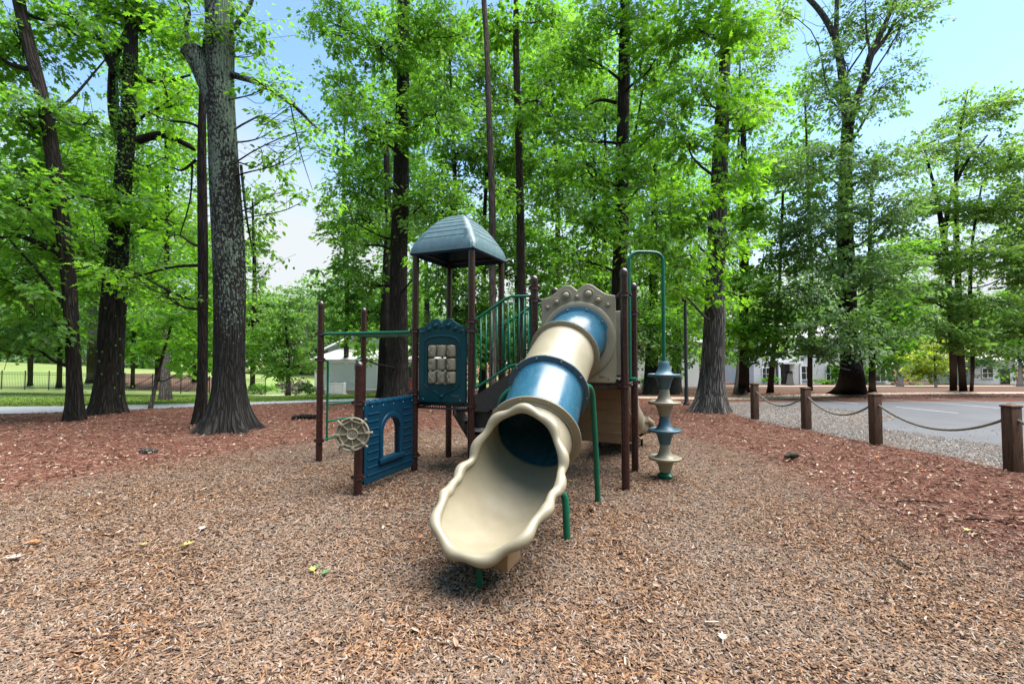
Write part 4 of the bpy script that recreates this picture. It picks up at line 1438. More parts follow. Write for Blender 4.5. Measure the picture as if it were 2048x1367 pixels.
tree('slender_tree', 'thin dark trunk between the pale bare trunk and the slide panel', 'tree', gp(1044, 815),
     [(1044, 815, 14.5, 20), (1042, 520, 14.5, 17), (1038, 300, 14.5, 15), (1032, 80, 14.5, 12), (1034, -120, 14.5, 9)],
     [B(1010, 60, 14.5, 70, 50), B(1090, 30, 15, 60, 60), B(1080, 200, 14.8, 55, 60), B(1010, 380, 15, 40, 50, None, .7)],
     M['leaf_mid'], M['bark_redbrown'], 0.13, 0.085, OVAL, 340, seed=33, flare=0.2, n=14)
t8 = tree('oak_tree', 'brown trunked oak above the slide panel with drooping leaf sprays', 'tree', gp(1238, 812),
          [(1238, 812, 14, 38), (1238, 600, 14, 31), (1243, 440, 14, 28), (1245, 300, 14, 27), (1248, 150, 14, 25), (1250, 20, 14, 20), (1250, -140, 14, 15)],
          [B(1240, 40, 13.4, 110, 60), B(1140, 110, 13.6, 80, 60), B(1110, 240, 13.8, 75, 60), B(1170, 330, 13.4, 90, 55), B(1310, 120, 13, 70, 60), B(1320, 250, 13, 70, 60), B(1170, 440, 13.2, 90, 50), B(1290, 360, 13, 60, 45),
           B(1100, 400, 14, 55, 50), B(1160, 520, 14, 60, 40), B(1250, 480, 12.8, 45, 28), B(1280, -120, 13.5, 200, 80)],
          M['leaf_mid'], M['bark_brown'], 0.15, 0.10, OAK, 360, seed=34, flare=0.3,
          extra=[[(1255, 330, 14, 7), (1275, 240, 13.8, 5), (1290, 150, 13.5, 3)], [(1232, 205, 14, 8), (1200, 200, 13.8, 6), (1170, 215, 13.5, 3)], [(1254, 290, 14, 6), (1300, 260, 13.8, 4), (1340, 230, 13.5, 2)]])
t9 = tree('oak_tree', 'grey ridged oak with vivid yellow green leaves, standing right of the climber', 'tree', gp(1421, 822),
          [(1421, 822, 12.5, 62), (1424, 740, 12.5, 48), (1430, 600, 12.5, 43), (1434, 450, 12.5, 37), (1440, 320, 12.5, 32), (1446, 190, 12.5, 27), (1452, 40, 12.5, 21), (1456, -150, 12.5, 15)],
          [B(1390, 50, 12.2, 90, 60), B(1470, 70, 12, 50, 60), B(1400, 170, 11.6, 80, 60), B(1480, 220, 12, 50, 70), B(1380, 290, 11.6, 70, 55), B(1470, 350, 12, 55, 50), B(1330, 430, 11.4, 70, 45), B(1410, 420, 11.4, 65, 40),
           B(1380, 510, 11, 75, 40), B(1350, 575, 11.2, 60, 26), B(1430, 590, 11.3, 38, 22), B(1470, 480, 12, 40, 40), B(1310, 500, 11.6, 50, 35), B(1450, -110, 12, 160, 90)],
          M['leaf_bright'], M['bark_grey'], 0.15, 0.105, OAK, 370, seed=35, flare=0.5, ribs=7, n=40, rise=.35,
          extra=[[(1452, 260, 12.5, 6), (1490, 262, 12.3, 4), (1520, 245, 12, 2)]])
# shaded wood behind the play structure
cb = [
    (860, 786, 44, 14, [B(660, 610, 46, 50, 60, None, .8), B(720, 590, 46, 50, 60, None, .8), B(790, 600, 46, 50, 60)], 'leaf_far', 'pale green tree showing behind the house roof'),
    (905, 792, 21, 15, [B(900, 120, 21, 100, 110), B(930, 300, 21, 90, 100), B(880, 420, 20, 80, 80), B(910, 560, 20, 90, 80), B(900, 680, 20, 90, 70)], 'leaf_dark', 'dense shaded tree seen under and around the teal roof'),
    (965, 790, 23, 13, [B(990, 150, 23, 80, 100), B(1000, 320, 23, 70, 100), B(990, 500, 22, 80, 90), B(960, 640, 21, 90, 70), B(1000, 710, 22, 70, 50)], 'leaf_dark', 'dense shaded tree behind the green stair railing'),
    (1110, 790, 22, 15, [B(1100, 130, 22, 90, 110), B(1090, 330, 22, 80, 90), B(1110, 500, 21.5, 90, 80), B(1140, 620, 21, 80, 70)], 'leaf_mid', 'shaded tree rising behind the beige slide panel'),
    (1205, 790, 24, 15, [B(1210, 200, 24, 90, 110), B(1200, 400, 24, 80, 90), B(1210, 570, 23, 90, 80), B(1260, 670, 22, 80, 60)], 'leaf_dark', 'shaded tree between the slide panel and the tall end post'),
    (1302, 788, 25, 26, [B(1310, 330, 25, 80, 90), B(1320, 520, 24, 80, 70), B(1310, 640, 23, 70, 60), B(1360, 690, 23, 55, 40)], 'leaf_mid', 'thick dark trunk just behind the pod climber'),
    (1352, 784, 27, 20, [B(1370, 420, 27, 70, 90), B(1390, 600, 25, 60, 60)], 'leaf_bright', 'trunk between the pod climber and the black lamp post'),
    (640, 790, 34, 12, [B(640, 660, 50, 40, 50), B(610, 590, 50, 50, 40, None, .6)], 'leaf_far', 'far round crown over the left end of the house roof'),
]
for i, (px, py, dp, w, bl, mt, lb) in enumerate(cb):
    tree('woodland_tree', lb, 'tree', gp(px, py), [(px, py, dp, w), (px + 2, py + (tp_(bl) - py) * .25, dp, w * .85), (px + 5, py + (tp_(bl) - py) * .6, dp, w * .6), (bl[0][0], tp_(bl), dp, w * .3)], bl, M[mt], M['bark_dark'],
         0.17 if dp < 30 else 0.3, 0.11 if dp < 30 else 0.2, OVAL, 200 if dp < 30 else 60, seed=40 + i, n=14, twigs=False, S=1.2, group='trees of the shaded wood behind the play structure', limb_r=.07)
# second row filling the view between them
rb_ = [(690, 31, 'leaf_mid', 'tall tree deep in the wood behind the straight oak'), (850, 33, 'leaf_bright', 'sunlit tall tree deep in the wood behind the teal roof'), (1030, 32, 'leaf_mid', 'tall tree deep in the wood behind the thin dark trunk'),
       (1190, 33, 'leaf_bright', 'sunlit tall tree deep in the wood behind the slide'), (1350, 31, 'leaf_mid', 'tall tree deep in the wood behind the lamp post'), (1480, 34, 'leaf_light', 'tall light green tree deep in the wood right of the grey oak')]
for i, (px, dp, mt, lb) in enumerate(rb_):
    r = random.Random(i)
    bl = [B(px + r.uniform(-50, 50), y, dp + r.uniform(-1.5, 1.5), r.uniform(75, 110), r.uniform(60, 95), None, .8) for y in ((90, 210, 330, 450, 560, 650) if px > 700 else (200, 330, 450))]
    if px == 690: bl = [B(x_ + 60, y_, d_, rx, ry, rd_, .8) for (x_, y_, d_, rx, ry, rd_, w_) in bl]
    tree('wood_tree', lb, 'tree', gp(px, 788), [(px, 788, dp, 13), (px + 4, 600, dp, 10), (px - 3, 350, dp, 6), (px, tp_(bl) + 30, dp, 3)], bl, M[mt], M['bark_dark'],
         0.22, 0.15, OVAL, 105, seed=60 + i, n=12, twigs=False, S=1.6, group='tall trees deep in the wood behind the play structure', limb_r=.1)

# ---------------- right
tree('oak_tree', 'dark trunked leafy tree right behind the grey oak', 'tree', gp(1487, 783),
     [(1487, 783, 20, 27), (1488, 740, 20, 21), (1488, 600, 20, 18), (1490, 420, 20, 15), (1486, 250, 20, 11)],
     [B(1490, 430, 19.5, 50, 60), B(1520, 330, 20, 45, 70, None, .8), B(1510, 560, 19, 60, 50), B(1480, 660, 19, 55, 40), B(1515, 702, 19.4, 42, 18), B(1530, 660, 18.8, 50, 50), B(1500, 230, 20, 40, 60, None, .7)],
     M['leaf_bright'], M['bark_brown'], 0.16, 0.10, OVAL, 300, seed=70, twigs=False)
tree('slender_tree', 'thin black trunk leaning right, just left of the white house door', 'tree', gp(1540, 784),
     [(1540, 784, 20, 15), (1545, 720, 20, 10), (1552, 640, 20, 8.5), (1560, 540, 20, 7), (1566, 380, 20, 5)],
     [B(1570, 520, 19.5, 55, 50), B(1560, 610, 19, 60, 45), B(1590, 690, 18.6, 45, 30), B(1530, 710, 18.8, 40, 26), B(1590, 420, 20, 50, 60, None, .7)],
     M['leaf_blue'], M['bark_dark'], 0.16, 0.085, OVAL, 300, seed=71, twigs=False)
tree('slender_tree', 'straight thin trunk in front of the white house window', 'tree', gp(1620, 780),
     [(1620, 780, 21, 13), (1620, 700, 21, 10), (1622, 560, 21, 8.5), (1618, 400, 21, 7), (1610, 200, 21, 4)],
     [B(1610, 280, 21, 50, 70, None, .6), B(1590, 180, 21, 40, 60, None, .5), B(1640, 540, 20, 60, 50), B(1620, 640, 19.5, 60, 40), B(1600, 694, 20, 60, 20), B(1665, 704, 20, 45, 15), B(1600, 360, 20.5, 60, 60, None, .8)],
     M['leaf_mid'], M['bark_dark'], 0.15, 0.085, OVAL, 300, seed=72, twigs=False)
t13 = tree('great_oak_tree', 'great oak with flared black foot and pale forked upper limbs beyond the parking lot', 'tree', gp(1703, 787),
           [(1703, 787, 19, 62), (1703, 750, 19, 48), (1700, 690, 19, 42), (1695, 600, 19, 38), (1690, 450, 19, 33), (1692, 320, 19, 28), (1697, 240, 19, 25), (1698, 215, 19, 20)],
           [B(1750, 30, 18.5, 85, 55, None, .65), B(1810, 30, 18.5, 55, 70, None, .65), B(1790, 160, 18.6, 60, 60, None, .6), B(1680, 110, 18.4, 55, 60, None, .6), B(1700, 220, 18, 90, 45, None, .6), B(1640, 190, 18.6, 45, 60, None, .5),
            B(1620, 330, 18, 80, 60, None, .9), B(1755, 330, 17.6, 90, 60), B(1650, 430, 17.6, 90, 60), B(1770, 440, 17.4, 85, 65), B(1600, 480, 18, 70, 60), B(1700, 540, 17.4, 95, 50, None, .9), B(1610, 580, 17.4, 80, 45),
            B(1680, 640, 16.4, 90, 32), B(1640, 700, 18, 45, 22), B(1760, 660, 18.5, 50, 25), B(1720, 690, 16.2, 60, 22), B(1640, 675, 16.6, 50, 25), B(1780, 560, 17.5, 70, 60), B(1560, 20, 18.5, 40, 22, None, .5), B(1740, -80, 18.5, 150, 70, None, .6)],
           M['leaf_blue'], M['bark_dark'], 0.125, 0.066, OVAL, 400, limbmat=M['bark_grey'], seed=73, flare=0.75, ribs=5, n=40, rise=.5, limb_r=.045,  # dark trunk bark stands in for shade; limbs get the paler grey bark
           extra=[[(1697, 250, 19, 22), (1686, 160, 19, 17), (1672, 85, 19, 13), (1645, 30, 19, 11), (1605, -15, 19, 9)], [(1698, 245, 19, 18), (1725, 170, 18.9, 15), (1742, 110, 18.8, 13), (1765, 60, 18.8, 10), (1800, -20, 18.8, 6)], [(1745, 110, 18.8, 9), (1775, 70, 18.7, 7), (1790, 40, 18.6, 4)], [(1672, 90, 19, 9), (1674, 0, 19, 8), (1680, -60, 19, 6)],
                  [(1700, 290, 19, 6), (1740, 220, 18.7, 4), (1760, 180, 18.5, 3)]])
tree('slender_tree', 'thin straight trunk right beside the great oak', 'tree', gp(1744, 784),
     [(1744, 784, 19.5, 16), (1744, 720, 19.5, 13), (1742, 600, 19.5, 11), (1740, 460, 19.5, 8), (1745, 330, 19.5, 5)],
     [B(1790, 620, 19, 60, 45), B(1800, 690, 18.8, 50, 28), B(1770, 725, 19, 35, 16), B(1760, 520, 19.5, 50, 50), B(1750, 640, 19, 40, 40), B(1800, 500, 19.4, 45, 50)],
     M['leaf_mid'], M['bark_brown'], 0.15, 0.085, OVAL, 300, seed=74, twigs=False)
lt = [B(1950, 230, 22, 90, 50, None, .8), B(2010, 210, 21.5, 40, 40, None, .6), B(1880, 300, 21.5, 80, 50, None, .8), B(1990, 320, 21.5, 90, 50), B(1860, 400, 21, 80, 45), B(1960, 420, 21, 100, 45), B(2050, 400, 21, 60, 60),
      B(1850, 500, 20.6, 80, 45), B(1960, 520, 20.6, 100, 45), B(2050, 540, 20.5, 60, 60), B(1840, 590, 20.4, 75, 40), B(1950, 610, 20.2, 100, 40), B(2040, 650, 19.8, 60, 45), B(1880, 660, 20, 80, 25), B(1970, 690, 19.6, 80, 28), B(2120, 450, 21, 90, 260)]
tree('beech_tree', 'light green layered tree, left and thickest stem of the close group of three', 'tree', gp(1907, 780),
     [(1907, 780, 21.5, 18), (1905, 690, 21.5, 16), (1898, 580, 21.5, 14), (1888, 480, 21.5, 13), (1872, 390, 21.5, 9), (1850, 300, 21.5, 5)], lt[:9] if False else [lt[i] for i in (0, 2, 4, 7, 10, 13)],
     M['leaf_light'], M['bark_brown'], 0.125, 0.075, OVAL, 420, seed=75, flare=.25, twigs=True, layer=.035, limb_r=.04,
     extra=[[(1888, 480, 21.5, 9), (1900, 400, 21.4, 7), (1930, 330, 21.2, 5), (1975, 270, 21, 3)], [(1898, 560, 21.5, 5), (1940, 500, 21.2, 4), (1990, 470, 21, 2)]])
tree('beech_tree', 'light green layered tree, blackest middle stem of the close group of three', 'tree', gp(1927, 781),
     [(1928, 781, 22, 18), (1920, 690, 22, 16), (1916, 560, 22, 14), (1912, 430, 22, 11), (1915, 300, 22, 8), (1935, 180, 22, 4)], [lt[i] for i in (1, 3, 5, 8, 11)],
     M['leaf_light'], M['bark_dark'], 0.125, 0.075, OVAL, 420, seed=76, flare=.25, twigs=True, layer=.035, limb_r=.04)
tree('beech_tree', 'light green layered tree, thin right stem of the close group of three', 'tree', gp(1943, 781),
     [(1946, 781, 21, 10), (1945, 720, 21, 9), (1940, 600, 21, 9), (1945, 480, 21, 7), (1965, 360, 21, 4)], [lt[i] for i in (6, 9, 12, 14, 15)],
     M['leaf_light'], M['bark_brown'], 0.125, 0.075, OVAL, 420, seed=77, flare=.2, twigs=True, layer=.035, limb_r=.04)
tree('yellow_tree', 'bright yellowish young tree beyond the road, between great oak and group of three', 'tree', gp(1872, 775),
     [(1872, 775, 40, 5), (1870, 740, 40, 4), (1868, 700, 40, 3)], [B(1860, 720, 40, 55, 32), B(1880, 690, 40, 40, 22), B(1850, 745, 40, 40, 18)], M['leaf_yellow'], M['bark_brown'], 0.26, 0.17, OVAL, 110, seed=78, twigs=False, n=10)
rr_ = [(1800, 772, 55, 'leaf_far', [B(1800, 730, 55, 60, 40), B(1790, 670, 55, 60, 50)], 'dense green tree beyond the road, left of the yellowish one'),
       (1925, 772, 60, 'leaf_far', [B(1930, 700, 60, 60, 60), B(1950, 630, 60, 70, 60)], 'far tree behind the group of three stems'),
       (2040, 772, 55, 'leaf_mid', [B(2045, 720, 55, 50, 50), B(2060, 620, 55, 70, 70)], 'far tree at the right edge beyond the road'),
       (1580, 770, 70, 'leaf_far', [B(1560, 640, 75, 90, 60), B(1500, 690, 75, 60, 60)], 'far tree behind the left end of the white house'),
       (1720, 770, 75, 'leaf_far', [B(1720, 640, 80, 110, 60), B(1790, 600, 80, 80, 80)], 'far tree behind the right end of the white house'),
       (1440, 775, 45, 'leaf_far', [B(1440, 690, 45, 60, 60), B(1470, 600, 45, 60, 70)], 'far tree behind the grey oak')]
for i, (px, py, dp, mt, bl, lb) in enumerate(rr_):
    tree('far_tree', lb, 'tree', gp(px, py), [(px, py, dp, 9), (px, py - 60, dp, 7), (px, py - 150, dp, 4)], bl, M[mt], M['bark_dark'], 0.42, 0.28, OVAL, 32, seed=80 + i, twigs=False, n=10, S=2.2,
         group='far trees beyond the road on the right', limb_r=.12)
# far belt behind the lawn on the left: single mass
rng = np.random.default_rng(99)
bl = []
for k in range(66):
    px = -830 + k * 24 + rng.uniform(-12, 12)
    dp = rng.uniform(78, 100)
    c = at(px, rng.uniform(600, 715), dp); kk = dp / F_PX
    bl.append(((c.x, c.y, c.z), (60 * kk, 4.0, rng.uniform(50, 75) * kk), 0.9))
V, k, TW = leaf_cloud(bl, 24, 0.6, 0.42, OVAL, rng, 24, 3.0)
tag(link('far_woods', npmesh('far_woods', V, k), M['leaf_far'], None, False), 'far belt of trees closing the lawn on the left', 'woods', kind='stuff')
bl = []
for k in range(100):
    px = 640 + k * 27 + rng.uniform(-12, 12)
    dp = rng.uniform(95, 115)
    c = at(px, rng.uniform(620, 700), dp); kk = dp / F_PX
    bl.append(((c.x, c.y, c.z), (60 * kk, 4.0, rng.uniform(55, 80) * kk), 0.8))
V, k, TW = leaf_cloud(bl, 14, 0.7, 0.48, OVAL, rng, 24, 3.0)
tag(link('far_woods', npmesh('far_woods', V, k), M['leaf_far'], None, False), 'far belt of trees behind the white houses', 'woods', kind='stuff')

# unseen wood added behind the camera to darken surfaces facing it
bl = []
for k in range(26):
    a_ = math.pi * (1.0 + (k + 0.5) / 26)
    R_ = rng.uniform(13, 18)
    x_, y_ = R_ * math.cos(a_), R_ * math.sin(a_)
    for z_ in (3.0, 6.5):
        bl.append(((x_ + rng.normal(), y_ + rng.normal(), z_), (2.6, 2.6, 2.6), 1.0))
V, k, TW = leaf_cloud(bl, 60, 0.34, 0.24, OVAL, rng, 24, 1.8)
tag(link('shading_woods', npmesh('shading_woods', V, k), M['leaf_mid'], None, False), 'wood closing the clearing on its near side', 'woods', kind='stuff')

# ================================================================== GROUND
def grid_sheet(name, xs, ys, off, mat, kind='structure'):
    X, Y = np.meshgrid(xs, ys)
    Z = hgt(X, Y) + off
    V = np.stack([X, Y, Z], -1).reshape(-1, 3)
    nx, ny = len(xs), len(ys)
    i, k = np.meshgrid(np.arange(ny - 1), np.arange(nx - 1), indexing='ij')
    F = np.stack([i * nx + k, i * nx + k + 1, (i + 1) * nx + k + 1, (i + 1) * nx + k], -1).reshape(-1, 4)
    o = link(name, npmesh(name, V, 4, F), mat, None, True)
    return tag(o, kind=kind)


def resample(c, n):
    c = np.array(spline([tuple(p) for p in c], 12))
    s = np.concatenate([[0], np.cumsum(np.linalg.norm(np.diff(c, axis=0), axis=1))])
    t = np.linspace(0, s[-1], n)
    return np.stack([np.interp(t, s, c[:, j]) for j in range(c.shape[1])], 1)


def strip(name, ca, cb, off, mat, n=120, m=24, jit=0.0, seed=0, kind='structure'):
    """sheet lying on the land between two curves; ragged edges when jit > 0"""
    a, b = resample(ca, n), resample(cb, n)
    rng = np.random.default_rng(seed)
    for e in (a, b):
        if jit:
            w = np.zeros((n, 2))
            for f in (3, 7, 13, 29):
                w += np.sin(np.linspace(0, 1, n)[:, None] * f * 6.28 * rng.uniform(.7, 1.3, (1, 2)) + rng.uniform(0, 6, (1, 2))) * jit / math.sqrt(f / 3)
            e += w
    t = np.linspace(0, 1, m)[None, :, None]
    P = a[:, None] * (1 - t) + b[:, None] * t
    Z = hgt(P[..., 0], P[..., 1]) + off
    V = np.concatenate([P, Z[..., None]], -1).reshape(-1, 3)
    i, k = np.meshgrid(np.arange(n - 1), np.arange(m - 1), indexing='ij')
    F = np.stack([i * m + k, i * m + k + 1, (i + 1) * m + k + 1, (i + 1) * m + k], -1).reshape(-1, 4)
    o = link(name, npmesh(name, V, 4, F), mat, None, True)
    return tag(o, kind=kind)


M['straw'] = groundmat('red pine straw', [(0.30, (0.022, 0.009, 0.006)), (0.46, (0.085, 0.032, 0.020)), (0.6, (0.15, 0.060, 0.039)), (0.78, (0.24, 0.125, 0.088))], 42, (1, 1.6, 1), (0.11, 0.07, 0.05), 0.35)
M['mulch'] = groundmat('brown bark mulch', [(0.3, (0.020, 0.012, 0.009)), (0.5, (0.075, 0.044, 0.028)), (0.62, (0.15, 0.092, 0.058)), (0.78, (0.26, 0.19, 0.135))], 48, (1, 1, 1), (0.15, 0.115, 0.09), 0.5)
M['gravel'] = groundmat('pale grey gravel', [(0.3, (0.07, 0.062, 0.055)), (0.5, (0.17, 0.155, 0.14)), (0.75, (0.30, 0.28, 0.26))], 70, (1, 1, 1), (0.17, 0.125, 0.10), 0.8)
M['asphalt'] = groundmat('worn grey asphalt', [(0.3, (0.066, 0.068, 0.074)), (0.7, (0.102, 0.104, 0.112))], 90, (1, 1, 1), (0.118, 0.12, 0.126), 0.6, 0.85, 0.2, 0.004)
M['path'] = groundmat('grey path asphalt', [(0.3, (0.21, 0.22, 0.235)), (0.7, (0.28, 0.29, 0.31))], 60, (1, 1, 1), (0.22, 0.22, 0.23), 0.6, 0.9, 0.2, 0.004)
M['tanpath'] = groundmat('tan grit path', [(0.3, (0.28, 0.21, 0.16)), (0.7, (0.42, 0.33, 0.26))], 60, (1, 1, 1), (0.34, 0.26, 0.2), 0.6, 0.9, 0.2, 0.004)
M['concrete'] = groundmat('pale concrete', [(0.3, (0.48, 0.45, 0.41)), (0.7, (0.58, 0.55, 0.51))], 30, (1, 1, 1), (0.46, 0.43, 0.40), 0.6, 0.9, 0.15, 0.004)
M['lawn'] = groundmat('mown lawn', [(0.3, (0.075, 0.125, 0.03)), (0.52, (0.125, 0.18, 0.048)), (0.75, (0.18, 0.23, 0.075))], 18, (1, 1, 1), (0.20, 0.21, 0.085), 0.25, 0.95, 0.6, 0.03)
M['floor'] = groundmat('leaf strewn wood floor', [(0.3, (0.03, 0.017, 0.011)), (0.5, (0.080, 0.044, 0.028)), (0.75, (0.16, 0.095, 0.064))], 14, (1, 1, 1), (0.065, 0.048, 0.03), 0.3)
M['paint'] = groundmat('worn white road paint', [(0.3, (0.30, 0.30, 0.30)), (0.7, (0.44, 0.44, 0.435))], 40, (1, 1, 1), (0.2, 0.2, 0.2), 2.0, 0.8, 0.1, 0.002)

xs = np.concatenate([np.linspace(-400, -60, 30), np.linspace(-58, 58, 117), np.linspace(60, 400, 30)])
ys = np.concatenate([np.linspace(-30, 8, 20), np.linspace(9, 60, 103), np.linspace(62, 130, 35), np.linspace(140, 600, 24)])
grid_sheet('ground', xs, ys, -0.012, M['straw'])
# lawns
strip('lawn', [(-90, 14.0), (-40, 13.6), (-14.5, 13.7), (-9.5, 15.8), (-7.0, 18.2), (-5.0, 21.5)], [(-140, 130), (-80, 130), (-40, 130), (-20, 130), (-8, 130), (-2, 130)], -0.008, M['lawn'], 140, 60, 0.08, 1)
strip('wood_floor', [(-4.5, 21.6), (-2, 22.6), (3, 24.6), (5, 26)], [(-6, 60), (-2, 60), (6, 60), (12, 60)], -0.004, M['floor'], 40, 40, 0.15, 3)
strip('wood_floor', [(6, 25.5), (20, 26.5), (40, 29), (110, 32)], [(6, 75), (25, 75), (60, 75), (150, 75)], -0.006, M['floor'], 60, 60, 0.2, 33)
# curving path
strip('path', [(-60, 11.7), (-25, 11.7), (-13.2, 11.8), (-9.2, 13.7), (-6.6, 15.9), (-4.2, 17.6), (0, 19.2)], [(-60, 13.7), (-25, 13.6), (-14.5, 13.7), (-9.9, 15.5), (-7.4, 17.8), (-4.8, 20.0), (0, 21.4)], 0.002, M['path'], 140, 8, 0.04, 4)
strip('grit_path', [(0, 19.4), (4, 18.7), (7.2, 17.2), (11, 17.9), (16, 20.8), (26, 23.2), (60, 25)], [(0, 21.2), (4.3, 20.3), (7.6, 19.2), (10.8, 20.0), (15.5, 22.8), (26, 25.4), (60, 27.4)], -0.004, M['tanpath'], 140, 8, 0.05, 5)
strip('road', [(4, 40), (20, 43), (40, 45), (110, 48)], [(4, 42.5), (20, 46), (40, 48.5), (110, 52)], -0.002, M['tanpath'], 60, 10, 0.02, 6)
strip('pavement', [(-19.5, 33.6), (-14, 31.5), (-7, 29.5)], [(-19.5, 38.5), (-13, 37.6), (-5, 36.6)], 0.0, M['concrete'], 40, 12, 0.02, 7)
strip('mulched_island', [(-34, 38.5), (-30, 37.2), (-25.5, 38.5)], [(-49, 58), (-43, 60), (-38, 58)], 0.0, M['floor'], 50, 24, 0.3, 8)
# playground mulch
lcurve = [(-8.0, -4), (-7.0, 1), (-6.0, 4.2), (-4.95, 6.1), (-3.5, 8.0), (-1.6, 9.3), (0.2, 9.8)]
rcurve = [(7.0, -4), (4.6, 1), (3.75, 3.2), (3.5, 4.8), (3.6, 7.0), (2.9, 8.9), (1.2, 9.8)]
strip('mulch_bed', lcurve, rcurve, -0.006, M['mulch'], 160, 40, 0.09, 9)
# gravel strip and parking lot
strip('gravel_strip', [(6.85, 2.0), (6.55, 5.7), (6.15, 7.7), (5.95, 9.3), (5.6, 10.9), (6.4, 13.6), (7.3, 15.4)], [(9.4, 2.0), (9.0, 5.6), (8.7, 8), (10.2, 10.2), (10.0, 12.2), (9.0, 13.9), (8.4, 15.8)], -0.006, M['gravel'], 120, 16, 0.06, 10)
strip('parking_lot', [(8.9, 1.0), (8.35, 5.6), (7.95, 7.6), (7.45, 9.8), (9.3, 11.0), (9.45, 12.2), (8.6, 13.9), (7.7, 15.6)], [(60, 1.0), (60, 5.6), (55, 8), (50, 10.2), (46, 12), (44, 13.5), (43, 15), (42, 16.6)], 0.0, M['asphalt'], 140, 24, 0.025, 11)
for (a, b) in (((1647, 800), (1716, 807.5)), ((1770, 798.5), (1999, 816)), ((1792, 813.5), (1916, 826)), ((1860, 797), (2090, 812))):
    p, q = gp(*a), gp(*b)
    d = (q - p).normalized(); nn_ = Vector((-d.y, d.x, 0)) * 0.04
    strip('painted_line', [(p + nn_)[:2], ((p + q) / 2 + nn_)[:2], (q + nn_)[:2]], [(p - nn_)[:2], ((p + q) / 2 - nn_)[:2], (q - nn_)[:2]], 0.004, M['paint'], 20, 3)

# ------------------------------------------------------------------ loose material
rng = np.random.default_rng(11)


def in_curve(x, y, lc, rc):
    l = np.array(spline(lc, 12)); r = np.array(spline(rc, 12))
    return (x > np.interp(y, l[:, 1], l[:, 0])) & (x < np.interp(y, r[:, 1], r[:, 0])) & (y < 9.75)


def scatter(n, ymin, ymax, spread, power):
    """points on the ground, thicker close by"""
    u = rng.random(n)
    y = ymin * (ymax / ymin) ** (u ** power)
    x = (rng.random(n) * 2 - 1) * (y * spread + 0.9)
    return x, y


def chips(x, y, L0, L1, W0, W1, tilt=0.35, ridge=0.3, lift=0.012, off=-0.004, curl=0.0):
    n = len(x)
    L = rng.uniform(L0, L1, (n, 1)) * (0.7 + 0.6 * rng.random((n, 1))); W = rng.uniform(W0, W1, (n, 1))
    a = rng.random((n, 1)) * 2 * np.pi
    d = np.concatenate([np.cos(a), np.sin(a), rng.normal(size=(n, 1)) * tilt], 1); d = nrm(d)
    up = nrm(np.array([0, 0, 1.0]) + rng.normal(size=(n, 3)) * tilt)
    s = nrm(np.cross(up, d)); u = np.cross(d, s)
    c = np.stack([x, y, hgt(x, y) + off + rng.random(n) * lift], 1)
    tp = 0.35 + 0.5 * rng.random((n, 1)); tp2 = 0.3 + 0.5 * rng.random((n, 1))
    r = W * ridge
    V = np.stack([c - d * L / 2 - s * W / 2 * tp, c - d * L / 2 * 0.9 + u * r * 0.6 + u * curl * L, c - d * L / 2 * 0.95 + s * W / 2 * tp,
                  c + d * L / 2 * 0.93 - s * W / 2 * tp2, c + d * L / 2 + u * r * 0.6 + u * curl * L, c + d * L / 2 * 0.9 + s * W / 2 * tp2,
                  c - s * W / 2, c + u * r, c + s * W / 2], 1)
    F = np.array([(0, 6, 7, 1), (1, 7, 8, 2), (6, 3, 4, 7), (7, 4, 5, 8)])
    idx = (np.arange(n)[:, None, None] * 9 + F[None]).reshape(-1, 4)
    return V.reshape(-1, 3), idx


M['chips'] = islandmat('bark chips', [(0.0, (0.034, 0.019, 0.014)), (0.16, (0.075, 0.040, 0.027)), (0.38, (0.158, 0.091, 0.054)), (0.60, (0.23, 0.138, 0.080)), (0.72, (0.30, 0.148, 0.066)), (0.84, (0.30, 0.20, 0.126)), (0.94, (0.26, 0.215, 0.19)), (1.0, (0.42, 0.34, 0.28))],
                       big=(0.19, 0.148, 0.115))
M['needles'] = islandmat('pine needles', [(0.0, (0.045, 0.017, 0.011)), (0.35, (0.145, 0.051, 0.033)), (0.7, (0.25, 0.102, 0.068)), (1.0, (0.42, 0.27, 0.20))])
M['litter'] = islandmat('dry leaf litter', [(0.0, (0.10, 0.05, 0.03)), (0.45, (0.24, 0.13, 0.085)), (0.8, (0.38, 0.26, 0.18)), (1.0, (0.52, 0.44, 0.36))])
M['stones'] = islandmat('gravel stones', [(0.0, (0.07, 0.062, 0.055)), (0.5, (0.185, 0.168, 0.152)), (1.0, (0.36, 0.34, 0.32))], big=(0.17, 0.12, 0.095))
M['blades'] = islandmat('grass blades', [(0.0, (0.075, 0.15, 0.02)), (0.6, (0.15, 0.25, 0.035)), (1.0, (0.28, 0.34, 0.08))])

x, y = scatter(470000, 0.7, 9.8, 1.3, 0.80)
k = in_curve(x + rng.normal(size=len(x)) * .4, y + rng.normal(size=len(x)) * .4, lcurve, rcurve) | (rng.random(len(x)) < 0.05)
x, y = x[k], y[k]
V, F = chips(x, y, 0.022, 0.050, 0.006, 0.013)
tag(link('mulch_chips', npmesh('mulch_chips', V, 4, F), M['chips'], None, False), 'loose brown bark chips covering the playground', 'mulch', kind='stuff')

